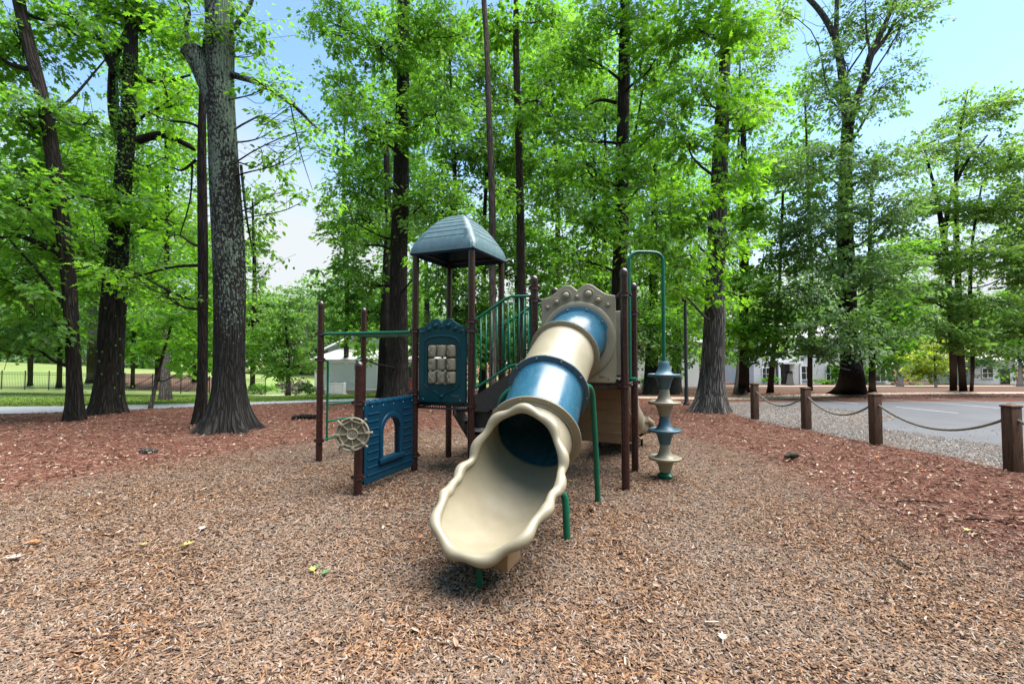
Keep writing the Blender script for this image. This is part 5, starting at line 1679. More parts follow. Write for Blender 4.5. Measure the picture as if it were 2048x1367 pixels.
x, y = scatter(290000, 1.6, 17, 1.5, 0.75)
l_ = ~in_curve(x + rng.normal(size=len(x)) * .55, y + rng.normal(size=len(x)) * .55, lcurve, rcurve)
fence_x = np.interp(y, [2, 5.7, 7.7, 9.3, 10.9, 13.6], [6.9, 6.5, 6.1, 5.95, 5.6, 6.3])
path_y = np.interp(x, [-25, -13, -9.2, -6.6, -4.2, 0, 5, 7.2, 12], [11.7, 11.8, 13.7, 15.9, 17.6, 19, 18, 17, 18])
k = l_ & (x < fence_x + rng.normal(size=len(x)) * .15) & (y < path_y - 0.05)
x, y = x[k], y[k]
V, F = chips(x, y, 0.06, 0.15, 0.0028, 0.0055, tilt=0.16, ridge=0.6, lift=0.022, off=-0.004)
tag(link('pine_straw', npmesh('pine_straw', V, 4, F), M['needles'], None, False), 'red pine straw round the mulch bed', 'pine straw', kind='stuff')

x, y = scatter(42000, 1.5, 24, 1.4, 0.62)
fx = np.interp(y, [2, 5.7, 7.7, 9.3, 10.9, 13.6, 16.5, 20, 24], [6.7, 6.4, 6.0, 5.8, 5.5, 6.2, 7.5, 40, 60])
k = (x < fx) & ((rng.random(len(x)) < 0.03) | ~in_curve(x, y, lcurve, rcurve)) & ((y < path_y[0] * 0 + np.interp(x, [-25, -13, -9.2, -6.6, -4.2, 0, 5, 7.2, 12], [11.7, 11.8, 13.7, 15.9, 17.6, 19, 18, 17, 18])) | (x > 9))
x, y = x[k], y[k]
V, F = chips(x, y, 0.03, 0.075, 0.012, 0.032, tilt=0.25, ridge=-0.25, lift=0.03, off=0.006, curl=-0.1)
tag(link('leaf_litter', npmesh('leaf_litter', V, 4, F), M['litter'], None, False), 'scattered dry leaf bits on the pine straw', 'leaf litter', kind='stuff')

g0, g1 = np.array(spline([(6.85, 2.0), (6.55, 5.7), (6.15, 7.7), (5.95, 9.3), (5.6, 10.9), (6.4, 13.6), (7.3, 15.4)], 10)), np.array(spline([(9.4, 2.0), (8.6, 5.6), (8.1, 7.6), (7.7, 9.8), (9.4, 11.2), (9.0, 13.9), (8.4, 15.8)], 10))
y = rng.uniform(3.5, 15.4, 34000); t = rng.random(34000) ** 1.0
x = np.interp(y, g0[:, 1], g0[:, 0]) * (1 - t) + np.interp(y, g1[:, 1], g1[:, 0]) * t + rng.normal(size=len(y)) * 0.06
V, F = chips(x, y, 0.014, 0.034, 0.012, 0.026, tilt=0.2, ridge=0.5, lift=0.006, off=-0.002)
tag(link('gravel_stones', npmesh('gravel_stones', V, 4, F), M['stones'], None, False), 'loose grey stones on the gravel strip', 'gravel', kind='stuff')

# grass blades on the near lawn edge
n = 90000
u = rng.random(n)
cx_ = np.array(spline([(-60, 13.7), (-25, 13.6), (-14.5, 13.7), (-9.9, 15.6), (-7.2, 18.1), (-5.0, 21.4)], 20))
cx_ = cx_[cx_[:, 0] > -32]
ii = rng.integers(0, len(cx_), n)
x = cx_[ii, 0] + rng.uniform(-.6, .6, n) - u * 2; y = cx_[ii, 1] + 0.02 + (u ** 1.6) * 14
b = np.stack([x, y, hgt(x, y) - 0.01], 1)
an = rng.random((n, 1)) * 6.28
w = np.concatenate([np.cos(an), np.sin(an), 0 * an], 1) * 0.012
tip = b + np.concatenate([rng.normal(size=(n, 2)) * 0.025, rng.uniform(0.03, 0.075, (n, 1))], 1)
V = np.stack([b - w, b + w, tip], 1)
tag(link('grass_blades', npmesh('grass_blades', V, 3), M['blades'], None, False), 'mown grass at the near edge of the lawn', 'grass', kind='stuff')

# fallen leaves that can be told apart
LM = {}
for nme, c in (('orange', (0.50, 0.13, 0.02)), ('yellow', (0.40, 0.33, 0.08)), ('green', (0.07, 0.16, 0.05)), ('pale', (0.40, 0.36, 0.30)), ('brown', (0.26, 0.11, 0.05))):
    LM[nme] = plastic(nme + ' dead leaf', tuple(v * .8 for v in c), c, 0.6, 40, 0, 0.1, 0.3)


def fallen(px, py, L, colour, label, rz):
    L = L * 0.85
    p = gp(px, py)
    vs, k = [], len(OAK)
    R_ = Matrix.Rotation(rz, 3, 'Z')
    for (a, b) in OAK:
        v = R_ @ Vector(((a - .5) * L, b * L * 0.75, 0))
        vs.append(p + v + ZV * (0.022 + abs(b) * L * 0.35 + ((a - .5) ** 2) * L * 0.5))
    v0 = R_ @ Vector((-.5 * L, 0, 0)); v1 = R_ @ Vector((-.8 * L, 0.02 * L, 0))
    m = MB(); n0 = len(vs)
    mid = p + ZV * 0.024
    fs = [(i, (i + 1) % k, n0) for i in range(k)]
    m.add(vs + [mid], fs)
    m.tube([p + v0 + ZV * 0.03, p + v1 + ZV * 0.022], 0.0022, 5)
    o = m.build('fallen_leaf', LM[colour], None, False)
    tag(o, label, 'leaf', 'fallen leaves on the mulch')


fallen(68, 1090, 0.12, 'orange', 'orange brown fallen leaf on the left foreground mulch', 0.2)
fallen(376, 1094, 0.11, 'yellow', 'yellow fallen leaf on the mulch left of the slide', 1.0)
fallen(288, 1095, 0.07, 'yellow', 'small pale yellow fallen leaf beside the larger yellow one', 0.1)
fallen(625, 1148, 0.10, 'yellow', 'yellowish leaf of the little cluster left of the slide end', 2.2)
fallen(632, 1140, 0.08, 'green', 'small dark green leaf of the little cluster left of the slide end', 0.6)
fallen(650, 1152, 0.10, 'green', 'broad green leaf of the little cluster left of the slide end', 1.4)
fallen(28, 1124, 0.13, 'pale', 'whitish fallen leaf near the left edge below the orange one', 0.4)
fallen(1755, 917, 0.13, 'orange', 'bright orange fallen leaf on the straw between the rope posts', 0.8)
fallen(1936, 1066, 0.09, 'yellow', 'lime yellow fallen leaf at the right side of the mulch', 0.3)
fallen(1847, 945, 0.11, 'orange', 'small reddish orange leaf left of the nearest rope post', 2.0)
fallen(1125, 958, 0.10, 'green', 'green leaf lying behind the slide legs', 0.7)
fallen(1140, 965, 0.08, 'yellow', 'pale yellow leaf lying behind the slide legs', 2.5)
fallen(1445, 1285, 0.09, 'pale', 'pale fallen leaf in the right foreground of the mulch', 1.2)
fallen(405, 1062, 0.12, 'pale', 'whitish fallen leaf on the mulch above the yellow one', 1.9)
fallen(842, 1080, 0.06, 'orange', 'tiny orange leaf left of the slide mouth', 0.5)
for (px, py, L, a, lb, mt) in ((1800, 1128, 0.24, 1.35, 'short pale stick lying in the right foreground', 'bark_pale'), (1990, 1048, 0.42, -0.35, 'dark curved twig on the straw at the right edge', 'bark_dark'), (1850, 1008, 0.5, -0.1, 'long thin brown twig on the straw right of the mulch', 'bark_brown'),
                                ):
    p = gp(px, py); d = Vector((math.cos(a), math.sin(a), 0)); s = Vector((-d.y, d.x, 0))
    o = MB().tube(spline([p - d * L / 2 + ZV * 0.02, p - d * L * .15 + s * L * .05 + ZV * 0.028, p + d * L * .2 - s * L * .02 + ZV * 0.024, p + d * L / 2 + s * L * .08 + ZV * 0.02], 5), [0.009 - 0.0003 * i for i in range(16)], 8).build('twig', M[mt])
    tag(o, lb, 'twig', 'twigs on the ground')
p = gp(297, 905)
o = MB().ball(p + ZV * 0.02, 0.11, (1.3, 0.7, 0.45), 14).build('rock', M['bark_grey']); tag(o, 'small grey stone on the red straw left of the ladder', 'stone')
p = gp(608, 838)
m = MB()
d = Vector((1, 0.12, 0)).normalized(); s = Vector((-d.y, d.x, 0))
m.tube(spline([p - d * 0.27 + ZV * 0.02, p - d * 0.1 + ZV * 0.055, p + d * 0.12 + ZV * 0.06, p + d * 0.28 + ZV * 0.05], 5), [0.05 + 0.006 * (i % 4) for i in range(16)], 10)
m.box(p + d * 0.2 + ZV * 0.085, (0.26, 0.10, 0.035), 0.1, 0.008)
o = m.build('rotten_log', M['bark_dark']); tag(o, 'dark rotten log lying behind the rung ladder', 'log')

# ================================================================== ROPE FENCE
def woodmat(name, c1, c2):
    m, nt, b, _ = newmat(name)
    v = coords(nt, (14, 14, 1.1))
    f = noise(nt, v, 2.2, 6, 0.6, 1.6)
    c = ramp(nt, f, [(0.3, c1), (0.5, c2), (0.62, c1), (0.8, c2)])
    k = N(nt, 'ShaderNodeTexVoronoi', Scale=2.6); nt.links.new(coords(nt, (1, 1, 0.8)), k.inputs['Vector'])
    c = mixc(nt, ramp(nt, k.outputs['Distance'], [(0.05, (1, 1, 1)), (0.11, (0, 0, 0))]), c, tuple(x * .25 for x in c1))
    nt.links.new(c, b.inputs['Base Color'])
    b.inputs['Roughness'].default_value = 0.75
    b.inputs['Specular IOR Level'].default_value = 0.25
    bump(nt, b, f, 0.35, 0.006)
    return m


M['post_wood'] = woodmat('brown stained timber', (0.042, 0.021, 0.013), (0.098, 0.054, 0.033))
M['rope'] = plastic('weathered rope', (0.095, 0.084, 0.068), (0.20, 0.178, 0.145), 0.85, 40, 0, 0.3, 0.2)
fp = [gp(1510, 838), gp(1613, 858), gp(1752, 888), gp(2027, 943)]
RZ = [0.05, 0.05, 0.04, 0.02]
plabel = ['farthest of the four brown timber rope posts, beside the grey oak', 'second timber rope post from the grey oak, slimmest gap to its neighbour', 'brown timber rope post with pyramid top in the middle of the gravel edge', 'nearest and largest timber rope post at the right edge']


def rope_post(loc, rz, label):
    r = thing('rope_post', loc, label, 'post', 'timber posts of the rope fence')
    m = MB()
    w = 0.068
    m.box((0, 0, 0.36), (2 * w, 2 * w, 0.92), bev=0.008)
    o = m.build('timber', M['post_wood'], r, sharp=30); o.location = (0, 0, 0)
    m = MB()
    w2 = w + 0.007
    m.add([(-w2, -w2, 0.82), (w2, -w2, 0.82), (w2, w2, 0.82), (-w2, w2, 0.82), (-w2, -w2, 0.84), (w2, -w2, 0.84), (w2, w2, 0.84), (-w2, w2, 0.84), (0, 0, 0.876)],
          [(3, 2, 1, 0), (0, 1, 5, 4), (1, 2, 6, 5), (2, 3, 7, 6), (3, 0, 4, 7), (4, 5, 8), (5, 6, 8), (6, 7, 8), (7, 4, 8)])
    o = m.build('cap', M['post_wood'], r, False); o.location = (0, 0, 0)
    r.rotation_euler = (0, 0, rz)
    return r


posts = []
for p, rz, lb in zip(fp, RZ, plabel):
    posts.append(rope_post(p, rz, lb) if not posts else copy_thing(posts[0], p, rz, 1.0, lb))


def rope(a, b, sag, label):
    L = (b - a).length
    n = max(30, int(L / 0.012))
    c = [a.lerp(b, i / n) - ZV * sag * (1 - (2 * i / n - 1) ** 2) for i in range(n + 1)]
    m = MB()
    t = (b - a).normalized(); s = Vector((-t.y, t.x, 0)).normalized()
    for k in range(3):
        pts = []
        for i, p in enumerate(c):
            an = 2 * math.pi * (k / 3 + i * L / n / 0.085)
            tt = ((c[min(n, i + 1)] - c[max(0, i - 1)])).normalized()
            u = s; w_ = tt.cross(u)
            pts.append(p + (u * math.cos(an) + w_ * math.sin(an)) * 0.0094)
        m.tube(pts, 0.0100, 6)
    o = m.build('rope', M['rope'])
    return tag(o, label, 'rope', 'ropes slung between the timber posts')


def rp(i, s=0): return fp[i] + ZV * 0.70


d01 = (fp[1] - fp[0]).normalized()
rope(rp(0), rp(1), 0.30, 'slack rope between the two farthest timber posts')
rope(rp(1), rp(2), 0.30, 'slack rope between the second and third timber posts from the oak')
rope(rp(2), rp(3), 0.30, 'longest looking slack rope, between the two nearest timber posts')
rope(rp(3), fp[3] + Vector((0.35, -1.75, 0.70)), 0.3, 'rope running out of view from the nearest timber post')
rope(rp(0), rp(0) - d01 * 0.14 - ZV * 0.03, 0.0, 'rope end stub on the far side of the farthest timber post')

# ================================================================== LAMP POST
p = gp(1373, 810)
lp = thing('lamp_post', p, 'plain black lamp post whose top is lost in the oak leaves', 'lamp post')
MB().lathe([(0.10, 0.0), (0.10, 0.05), (0.075, 0.09), (0.062, 0.12), (0.062, 0.5), (0.052, 0.55), (0.046, 3.1), (0.03, 3.2)], p, n=20).build('pole', M['iron'], lp)
m = MB().lathe([(0.03, 3.18), (0.10, 3.22), (0.16, 3.55), (0.20, 3.57), (0.05, 3.74), (0.0, 3.82)], p, n=8)
m.build('lantern', M['iron'], lp, False)

# ================================================================== BIRD
bp = gp(1584, 921)
M['feathers'] = islandmat('dark olive feathers', [(0, (0.028, 0.025, 0.014)), (1, (0.042, 0.037, 0.02))], 0.7)
M['bird_leg'] = plastic('dark bird legs', (0.03, 0.02, 0.015), (0.04, 0.028, 0.02), 0.6)
bird = thing('bird', bp, 'small dark olive bird foraging on the red straw with its head down', 'bird')
me = bpy.data.meshes.new('body')
sk = [((-0.118, 0, 0.058), .012), ((-0.100, 0, 0.064), .024), ((-0.082, 0, 0.070), .030), ((-0.058, 0, 0.072), .034), ((-0.02, 0, 0.080), .056), ((0.02, 0, 0.082), .062), ((0.055, 0, 0.070), .044), ((0.085, 0, 0.060), .020), ((0.135, 0, 0.066), .008)]
me.from_pydata([s[0] for s in sk], [(i, i + 1) for i in range(len(sk) - 1)], [])
bo_ = link('body', me, M['feathers'], bird)
bo_.location = (0, 0, 0)
sm = bo_.modifiers.new('skin', 'SKIN')
for v, s in zip(me.skin_vertices[0].data, sk): v.radius = (s[1], s[1])
bo_.modifiers.new('sub', 'SUBSURF').levels = 2
bo_.modifiers['sub'].render_levels = 2
bird.rotation_euler = (0, 0, 0.15)
bird.scale = (1.0, 1.0, 0.95)
for (s, x0) in ((-1, 0.015), (1, 0.035)):
    m = MB().tube([(x0, s * 0.016, 0.055), (x0 + 0.014, s * 0.018, 0.03), (x0 + 0.004, s * 0.018, 0.008)], 0.0045, 6)
    for q in (-0.5, 0, 0.5):
        m.tube([(x0 + 0.004, s * 0.018, 0.008), (x0 - 0.022, s * 0.018 + q * 0.02, 0.003)], 0.003, 5)
    o = m.build('leg', M['bird_leg'], bird); o.location = (0, 0, 0)
m = MB().lathe([(0.006, 0), (0.004, 0.012), (0.0, 0.024)], (-0.120, 0, 0.056), (-1, 0, -0.35), 8)
o = m.build('beak', M['bird_leg'], bird); o.location = (0, 0, 0)
for s in (-1, 1):
    m = MB()
    m.ball((0.012, s * 0.045, 0.085), 0.04, (1.7, 0.22, 0.75), 12)
    o = m.build('wing', M['feathers'], bird); o.location = (0, 0, 0)
    m = MB().ball((-0.096, s * 0.019, 0.070), 0.0035, n=8)
    o = m.build('eye', M['iron'], bird); o.location = (0, 0, 0)

# ================================================================== IRON FENCE
def iron_fence(pts, label, hgt_=1.25, step=1.85):
    pts = resample(pts, 400)
    s = np.concatenate([[0], np.cumsum(np.linalg.norm(np.diff(pts, axis=0), axis=1))])
    nn_ = int(s[-1] / step)
    P_ = []
    for i in range(nn_ + 1):
        q = i * step
        x, y = np.interp(q, s, pts[:, 0]), np.interp(q, s, pts[:, 1])
        P_.append(Vector((x, y, H(x, y))))
    f = thing('iron_fence', P_[0], label, 'fence')
    for i, p in enumerate(P_):
        m = MB().box(p + ZV * (hgt_ / 2 + 0.02), (0.05, 0.05, hgt_ + 0.14))
        m.box(p + ZV * (hgt_ + 0.11), (0.065, 0.065, 0.03))
        m.build('fence_post', M['iron'], f, False)
        if i < len(P_) - 1:
            q = P_[i + 1]
            m = MB()
            for z in (0.14, hgt_ - 0.16, hgt_ - 0.02):
                m.tube([p + ZV * z, q + ZV * z], 0.017, 4)
            nk = 15
            for k in range(1, nk):
                b = p.lerp(q, k / nk)
                m.tube([b + ZV * 0.06, b + ZV * (hgt_ - 0.02)], 0.0085, 4)
            m.build('picket_panel', M['iron'], f, False)
    return f


iron_fence([(-52, 34.5), (-44, 34.0), (-36, 33.2), (-28, 33.0), (-22, 34.2), (-17.6, 36.0)], 'low black picket fence crossing the lawn on the left')

# ================================================================== HOUSES
def siding(name, c, freq=4.6):
    m, nt, b, _ = newmat(name)
    tc = nt.nodes.new('ShaderNodeTexCoord')
    sx = nt.nodes.new('ShaderNodeSeparateXYZ'); nt.links.new(tc.outputs['Object'], sx.inputs[0])
    mu = nt.nodes.new('ShaderNodeMath'); mu.operation = 'MULTIPLY'; mu.inputs[1].default_value = freq; nt.links.new(sx.outputs[2], mu.inputs[0])
    fr_ = nt.nodes.new('ShaderNodeMath'); fr_.operation = 'FRACT'; nt.links.new(mu.outputs[0], fr_.inputs[0])
    f = noise(nt, coords(nt), 3, 4, .6)
    nt.links.new(ramp(nt, f, [(0.3, tuple(x * .93 for x in c)), (0.7, c)]), b.inputs['Base Color'])
    b.inputs['Roughness'].default_value = 0.7
    bump(nt, b, fr_.outputs[0], 0.8, 0.03)
    return m


def brickmat(name, c1, c2, mortar, scale):
    m, nt, b, _ = newmat(name)
    br = N(nt, 'ShaderNodeTexBrick', Scale=scale)
    br.inputs['Color1'].default_value = (*c1, 1); br.inputs['Color2'].default_value = (*c2, 1); br.inputs['Mortar'].default_value = (*mortar, 1)
    tc = nt.nodes.new('ShaderNodeTexCoord'); mp = nt.nodes.new('ShaderNodeMapping'); mp.inputs['Rotation'].default_value = (rad(90), 0, 0)
    nt.links.new(tc.outputs['Object'], mp.inputs[0]); nt.links.new(mp.outputs[0], br.inputs['Vector'])
    f = noise(nt, coords(nt), 2.5, 5, .6)
    nt.links.new(mixc(nt, 0.35, br.outputs['Color'], ramp(nt, f, [(0.3, (0.5, 0.5, 0.5)), (0.7, (1, 1, 1))]), 'MULTIPLY'), b.inputs['Base Color'])
    b.inputs['Roughness'].default_value = 0.85
    bump(nt, b, br.outputs['Fac'], -0.4, 0.01)
    return m


M['siding'] = siding('grey blue lap siding', (0.50, 0.555, 0.57))
M['shingle'] = groundmat('grey roof shingles', [(0.3, (0.32, 0.305, 0.30)), (0.7, (0.45, 0.435, 0.425))], 12, (1, 1, 1), (0.24, 0.23, 0.22), 0.7)
M['stone'] = brickmat('tan foundation brick', (0.34, 0.25, 0.17), (0.44, 0.35, 0.25), (0.5, 0.46, 0.4), 4.5)
M['white_brick'] = brickmat('white painted brick', (0.66, 0.65, 0.63), (0.72, 0.71, 0.69), (0.58, 0.57, 0.55), 4.5)


def quad_prism(m, pts, t):
    """thick sheet from 4+ corner points, thickness t downwards"""
    k = len(pts)
    a = [Vector(p) for p in pts]; b = [p - ZV * t for p in a]
    m.add(a + b, [tuple(range(k)), tuple(reversed(range(k, 2 * k)))] + [(i, k + i, k + (i + 1) % k, (i + 1) % k) for i in range(k)])


# grey house on the left
hb = at(632, 786, 37); hz = H(-13, 37) - 0.05
hx = hb.x
ho = thing('grey_house', (hx, 37, hz), 'small grey sided house with white trim and gable roof behind the ladder posts', 'house')
wd, dep, wh = 10.5, 8.0, 2.75
MB().box((hx + wd / 2, 37 + dep / 2, hz + 0.35 + (wh - .35) / 2), (wd, dep, wh - .35)).build('wall', M['siding'], ho, False)
MB().box((hx + wd / 2, 37 + dep / 2, hz + 0.17), (wd + 0.06, dep + 0.06, 0.5)).build('foundation', M['stone'], ho, False)
m = MB()
m.box((hx + wd / 2, 37 - 0.04, hz + 0.46), (wd + 0.1, 0.10, 0.10))
m.box((hx + 0.0, 37 - 0.05, hz + 0.5 + (wh - .5) / 2), (0.18, 0.10, wh - 0.5))
m.box((hx + 5.05, 37 - 0.05, hz + 0.5 + (wh - .5) / 2), (0.22, 0.11, wh - 0.5))
m.box((hx + wd / 2, 37 - 0.30, hz + wh + 0.03), (wd + 1.0, 0.06, 0.22))
m.box((hx + 0.35, 37 - 0.10, hz + 1.2), (0.07, 0.09, 2.4))
m.build('trim', M['white'], ho, False)
m = MB()
ez = hz + wh + 0.12
quad_prism(m, [(hx - 0.55, 37 - 0.45, ez), (hx + wd + .5, 37 - 0.45, ez), (hx + wd - 1.2, 40.2, ez + 1.25), (hx + 1.6, 40.2, ez + 1.25)], 0.10)
quad_prism(m, [(hx - 0.55, 37 - 0.45, ez), (hx + 1.6, 40.2, ez + 1.25), (hx + 1.6, 43, ez + 1.25), (hx - 0.55, 45.5, ez)], 0.10)
m.build('porch_roof', M['shingle'], ho, False)
gx0, gx1, gy, gz = hx - 0.1, hx + 6.3, 39.6, hz + wh + 0.7
gm = (gx0 + gx1) / 2
m = MB()
m.add([(gx0, gy, gz), (gx1, gy, gz), (gx1, gy, gz + 0.5), (gm, gy, gz + 1.9), (gx0, gy, gz + 0.5), (gx0, gy + 5, gz), (gx1, gy + 5, gz), (gx1, gy + 5, gz + .5), (gm, gy + 5, gz + 1.9), (gx0, gy + 5, gz + .5)],
      [(0, 1, 2, 3, 4), (9, 8, 7, 6, 5), (0, 4, 9, 5), (1, 6, 7, 2)])
m.build('gable', M['siding'], ho, False)
m = MB()
quad_prism(m, [(gx0 - .6, gy - .35, gz + 0.22), (gm, gy - .35, gz + 2.02), (gm, gy + 5.4, gz + 2.02), (gx0 - .6, gy + 5.4, gz + .22)], 0.12)
quad_prism(m, [(gm, gy - .35, gz + 2.02), (gx1 + .6, gy - .35, gz + 0.22), (gx1 + .6, gy + 5.4, gz + .22), (gm, gy + 5.4, gz + 2.02)], 0.12)
m.build('roof', M['shingle'], ho, False)
m = MB()
m.tube([(gx0 - .6, gy - .37, gz + 0.13), (gm, gy - .37, gz + 1.93)], 0.09, 4)
m.tube([(gm, gy - .37, gz + 1.93), (gx1 + .6, gy - .37, gz + 0.13)], 0.09, 4)
m.build('gable_trim', M['white'], ho, False)
wq = MB().box((hx + 7.4, 36.97, hz + 1.65), (1.0, 0.08, 1.3)).build('window', M['glass'], ho, False)
MB().box((hx + 7.4, 36.95, hz + 0.96), (1.2, 0.14, 0.09)).build('sill', M['white'], wq, False)
MB().box((hx + 7.4, 36.95, hz + 2.34), (1.2, 0.12, 0.10)).build('lintel', M['white'], wq, False)
for i, (px, sz, lb) in enumerate(((672, 0.95, 'left hand pale grey air conditioner at the foot of the house wall'), (686, 0.95, 'pale air conditioner with white side panel, right one of the pair by the house'))):
    c = at(px - 8 + i * 2, 784, 35.6); c.z = H(c.x, 35.6)
    acu = thing('air_conditioner', c, lb, 'air conditioner', 'air conditioners beside the house')
    MB().box(c + ZV * 0.5, (0.75, 0.7, 0.9), 0.05, 0.03).build('cabinet', M['grey_metal'], acu, False)
    m = MB()
    for k in range(8):
        m.box(c + Vector((0, -0.355, 0.2 + k * 0.08)), (0.6, 0.02, 0.03), 0.05)
    m.build('grille', M['white'], acu, False)
    MB().lathe([(0.3, 0.95), (0.3, 0.98), (0.06, 1.0), (0, 1.0)], c, n=20).build('fan_cover', M['iron'], acu)
    MB().box(c + ZV * 0.02, (0.9, 0.85, 0.1)).build('pad', M['concrete'], acu, False)


def shrub(name, label, c, r, mat, L, n, seed, stems=True, cat='shrub'):
    rng_ = np.random.default_rng(seed)
    o = thing(name, c, label, cat)
    bl = [((c.x + rng_.normal() * r[0] * .3, c.y + rng_.normal() * r[1] * .2, c.z + r[2] * (0.75 + .25 * k)), (r[0] * (.9 - .15 * k), r[1] * .8, r[2] * .75), 1.0) for k in range(3)]
    V, k, TW = leaf_cloud(bl, n, L, L * .65, OVAL, rng_, 18, 0.35, 0.1)
    link('foliage', npmesh('foliage', V, k), mat, o, False)
    ps = [limb_path((c.x, c.y, c.z - .05), (c.x + rng_.normal() * r[0] * .5, c.y, c.z + r[2] * 1.3), .02, .006, rng_) for _ in range(7)]
    V, F = np_tubes(ps, 5)
    link('stem', npmesh('stem', V, 4, F), M['bark_dark'], o, True)


def base_at(px, depth):
    q = at(px, 760, depth)
    return Vector((q.x, depth, H(q.x, depth)))


shrub('flowering_shrub', 'mauve brown shrub behind the fence beside the round young tree', base_at(592, 37.2), (1.0, 0.8, 0.75), M['leaf_purple'], 0.12, 700, 201)
shrub('shrub', 'dark green shrub between the fence end and the grey house', base_at(618, 36.8), (0.6, 0.6, 0.55), M['leaf_dark'], 0.11, 600, 202)
shrub('shrub', 'low green shrub at the foot of the fence right of the lichen trunk', base_at(522, 37.5), (1.5, 0.8, 0.5), M['leaf_mid'], 0.13, 400, 203)
shrub('cone_shrub', 'small clipped green cone in front of the pale wall behind the pods', base_at(1286, 33.0), (0.35, 0.35, 0.55), M['leaf_bright'], 0.08, 900, 204)

rbn = thing('bin', base_at(822, 33), 'small red bin with dark lid half hidden behind the tower post', 'bin')
c = base_at(822, 33)
MB().lathe([(0.26, 0.0), (0.30, 0.5), (0.33, 0.85), (0.31, 0.86)], c, n=16).build('bucket', M['red'], rbn)
MB().lathe([(0.34, 0.85), (0.35, 0.9), (0.28, 1.0), (0, 1.04)], c, n=16).build('lid', M['black'], rbn)


def white_house(px0, px1, depth, wallh, name, label, openings, roof_h=2.2, mat='white_brick'):
    a, b = at(px0, 760, depth), at(px1, 760, depth)
    z = H((a.x + b.x) / 2, depth) - 0.1
    o = thing(name, (a.x, depth, z), label, 'house')
    w_ = b.x - a.x
    MB().box(((a.x + b.x) / 2, depth + 4.5, z + wallh / 2), (w_, 9, wallh)).build('wall', M[mat], o, False)
    m = MB()
    e = 0.5
    zt_ = z + wallh
    pts = [(a.x - e, depth - e, zt_), (b.x + e, depth - e, zt_), (b.x + e, depth + 9 + e, zt_), (a.x - e, depth + 9 + e, zt_)]
    r1, r2 = (a.x + min(3.5, w_ * .35), depth + 4.5, zt_ + roof_h), (b.x - min(3.5, w_ * .35), depth + 4.5, zt_ + roof_h)
    m.add(pts + [r1, r2], [(0, 1, 5, 4), (1, 2, 5), (2, 3, 4, 5), (3, 0, 4), (3, 2, 1, 0)])
    m.build('roof', M['shingle'], o, False)
    for (nm, cpx, zc_, w2, h2, shut) in openings:
        x = at(cpx, 760, depth).x
        f_ = MB().box((x, depth - 0.01, z + zc_), (w2, 0.10, h2)).build(nm, M['glass'], o, False)
        m = MB()
        m.box((x, depth - 0.03, z + zc_ + h2 / 2 + 0.06), (w2 + 0.24, 0.14, 0.12)); m.box((x, depth - 0.03, z + zc_ - h2 / 2 - 0.05), (w2 + 0.24, 0.18, 0.1))
        m.box((x - w2 / 2 - 0.05, depth - 0.03, z + zc_), (0.09, 0.13, h2)); m.box((x + w2 / 2 + 0.05, depth - 0.03, z + zc_), (0.09, 0.13, h2))
        m.box((x, depth - 0.065, z + zc_), (0.06, 0.04, h2)); m.box((x, depth - 0.062, z + zc_), (w2, 0.035, 0.05))
        m.build('frame', M['iron'] if nm == 'door' else M['white'], f_, False)
    return o, z


wh_, z_ = white_house(1508, 1782, 60, 6.2, 'white_house', 'long white brick house with dark glazed double door seen under the trees',
                      [('door', 1566, 1.35, 1.5, 2.5, 0), ('window', 1612, 1.6, 1.5, 1.7, 0), ('window', 1661, 1.5, 1.1, 1.8, 0), ('window', 1738, 1.4, 1.3, 1.8, 0), ('window', 1760, 1.4, 1.3, 1.8, 0), ('window', 1532, 1.5, 0.9, 1.4, 0),
                       ('window', 1612, 4.6, 1.3, 1.5, 0), ('window', 1661, 4.6, 1.3, 1.5, 0), ('window', 1566, 4.6, 1.3, 1.5, 0), ('window', 1738, 4.6, 1.3, 1.5, 0)])
xd = at(1566, 760, 60).x
MB().box((xd, 59.2, z_ + 2.95), (3.2, 1.8, 0.3)).build('porch_roof', M['white'], wh_, False)
for s in (-1.35, 1.35):
    MB().box((xd + s, 58.5, z_ + 1.4), (0.22, 0.22, 2.8)).build('porch_post', M['white'], wh_, False)
white_house(1268, 1398, 42, 4.2, 'white_house', 'white rendered house behind the pod climber', [('window', 1300, 3.2, 0.9, 0.8, 0)], mat='white')
white_house(1946, 2032, 62, 3.4, 'white_house', 'low white house at the far right behind the trees', [('window', 1975, 1.6, 1.4, 1.2, 0), ('door', 2010, 1.1, 1.0, 2.0, 0)])
shrub('shrub', 'round green shrub by the white house door', base_at(1541, 57.5), (0.9, 0.8, 0.7), M['leaf_mid'], 0.2, 250, 205)
shrub('shrub', 'yellow green low shrub under the white house windows', base_at(1645, 57.5), (1.3, 0.8, 0.4), M['leaf_bright'], 0.2, 250, 206)
shrub('shrub', 'tall green shrub against the white house wall, left of the great oak', base_at(1676, 57.5), (0.9, 0.8, 1.5), M['leaf_mid'], 0.22, 250, 207)
shrub('shrub', 'broad green shrub before the right part of the white house', base_at(1722, 57.0), (1.2, 0.8, 1.2), M['leaf_mid'], 0.22, 220, 208)

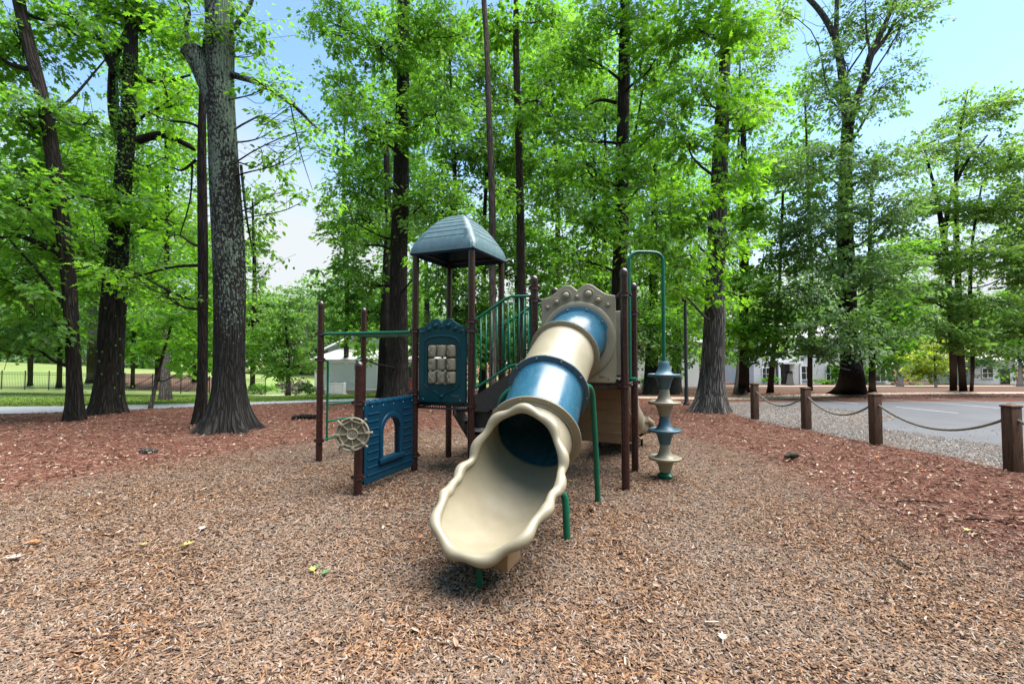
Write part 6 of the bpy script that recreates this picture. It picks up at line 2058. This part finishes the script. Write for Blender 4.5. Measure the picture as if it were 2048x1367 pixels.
# ================================================================== LIGHT, SKY, CAMERA
SUN = Vector((0.42, 0.06, 1.10)).normalized()
el = math.asin(SUN.z); az = math.atan2(SUN.x, SUN.y)
w = bpy.data.worlds.new('World'); sc.world = w
w.use_nodes = True
nt = w.node_tree
bgn = nt.nodes['Background']
sky = nt.nodes.new('ShaderNodeTexSky')
sky.sky_type = 'NISHITA'; sky.sun_disc = False
sky.sun_elevation = el; sky.sun_rotation = az
sky.air_density = 1.0; sky.dust_density = 0.6; sky.ozone_density = 1.6
tc = nt.nodes.new('ShaderNodeTexCoord')
nz = N(nt, 'ShaderNodeTexNoise', Scale=1.7, Detail=7.0, Roughness=0.58, Distortion=0.4)
mp = nt.nodes.new('ShaderNodeMapping'); mp.inputs['Scale'].default_value = (1, 1, 2.2); mp.inputs['Location'].default_value = (0.35, 0.1, 0.0)
nt.links.new(tc.outputs['Generated'], mp.inputs[0]); nt.links.new(mp.outputs[0], nz.inputs['Vector'])
sx = nt.nodes.new('ShaderNodeSeparateXYZ'); nt.links.new(tc.outputs['Generated'], sx.inputs[0])
lowc = ramp(nt, sx.outputs[2], [(0.08, (1, 1, 1)), (0.50, (0, 0, 0))])
ad = nt.nodes.new('ShaderNodeMath'); ad.operation = 'MULTIPLY_ADD'; ad.inputs[1].default_value = 0.5
nt.links.new(lowc, ad.inputs[0]); nt.links.new(nz.outputs['Fac'], ad.inputs[2])
cl = ramp(nt, ad.outputs[0], [(0.60, (0, 0, 0)), (0.95, (1, 1, 1))])
skc = mixc(nt, cl, (0, 0, 0), (2.5, 2.65, 2.75))
tint = mixc(nt, 1.0, (1, 1, 1), (0.88, 0.98, 0.98), 'MULTIPLY')
nt.links.new(sky.outputs[0], tint.node.inputs[6])
nt.links.new(tint, skc.node.inputs[6])
nt.links.new(skc, bgn.inputs['Color'])
bgn.inputs['Strength'].default_value = 0.088
sl = bpy.data.lights.new('sun', 'SUN'); so = bpy.data.objects.new('sun', sl); col.objects.link(so)
so.rotation_euler = (-SUN).to_track_quat('-Z', 'Y').to_euler()
so.location = (6, -6, 30)
sl.energy = 3.5; sl.angle = rad(62); sl.color = (1.0, 0.96, 0.9)

cam = bpy.data.cameras.new('camera'); co = bpy.data.objects.new('camera', cam); col.objects.link(co)
co.location = (0, 0, CAM_H)
co.rotation_euler = (math.pi / 2 + PITCH, 0, 0)
cam.sensor_width = 36.0; cam.lens = 36.0 * F_PX / 2048.0
cam.clip_start = 0.05; cam.clip_end = 3000
sc.camera = co
sc.view_settings.view_transform = 'Standard'; sc.view_settings.look = 'None'
sc.view_settings.exposure = 2.0; sc.view_settings.gamma = 1.0
sc.render.engine = 'CYCLES'
cy_ = sc.cycles
cy_.max_bounces = 7; cy_.diffuse_bounces = 4; cy_.glossy_bounces = 2; cy_.transmission_bounces = 4; cy_.transparent_max_bounces = 4
cy_.use_denoising = True
cy_.sample_clamp_indirect = 6.0
cy_.caustics_reflective = False; cy_.caustics_refractive = False
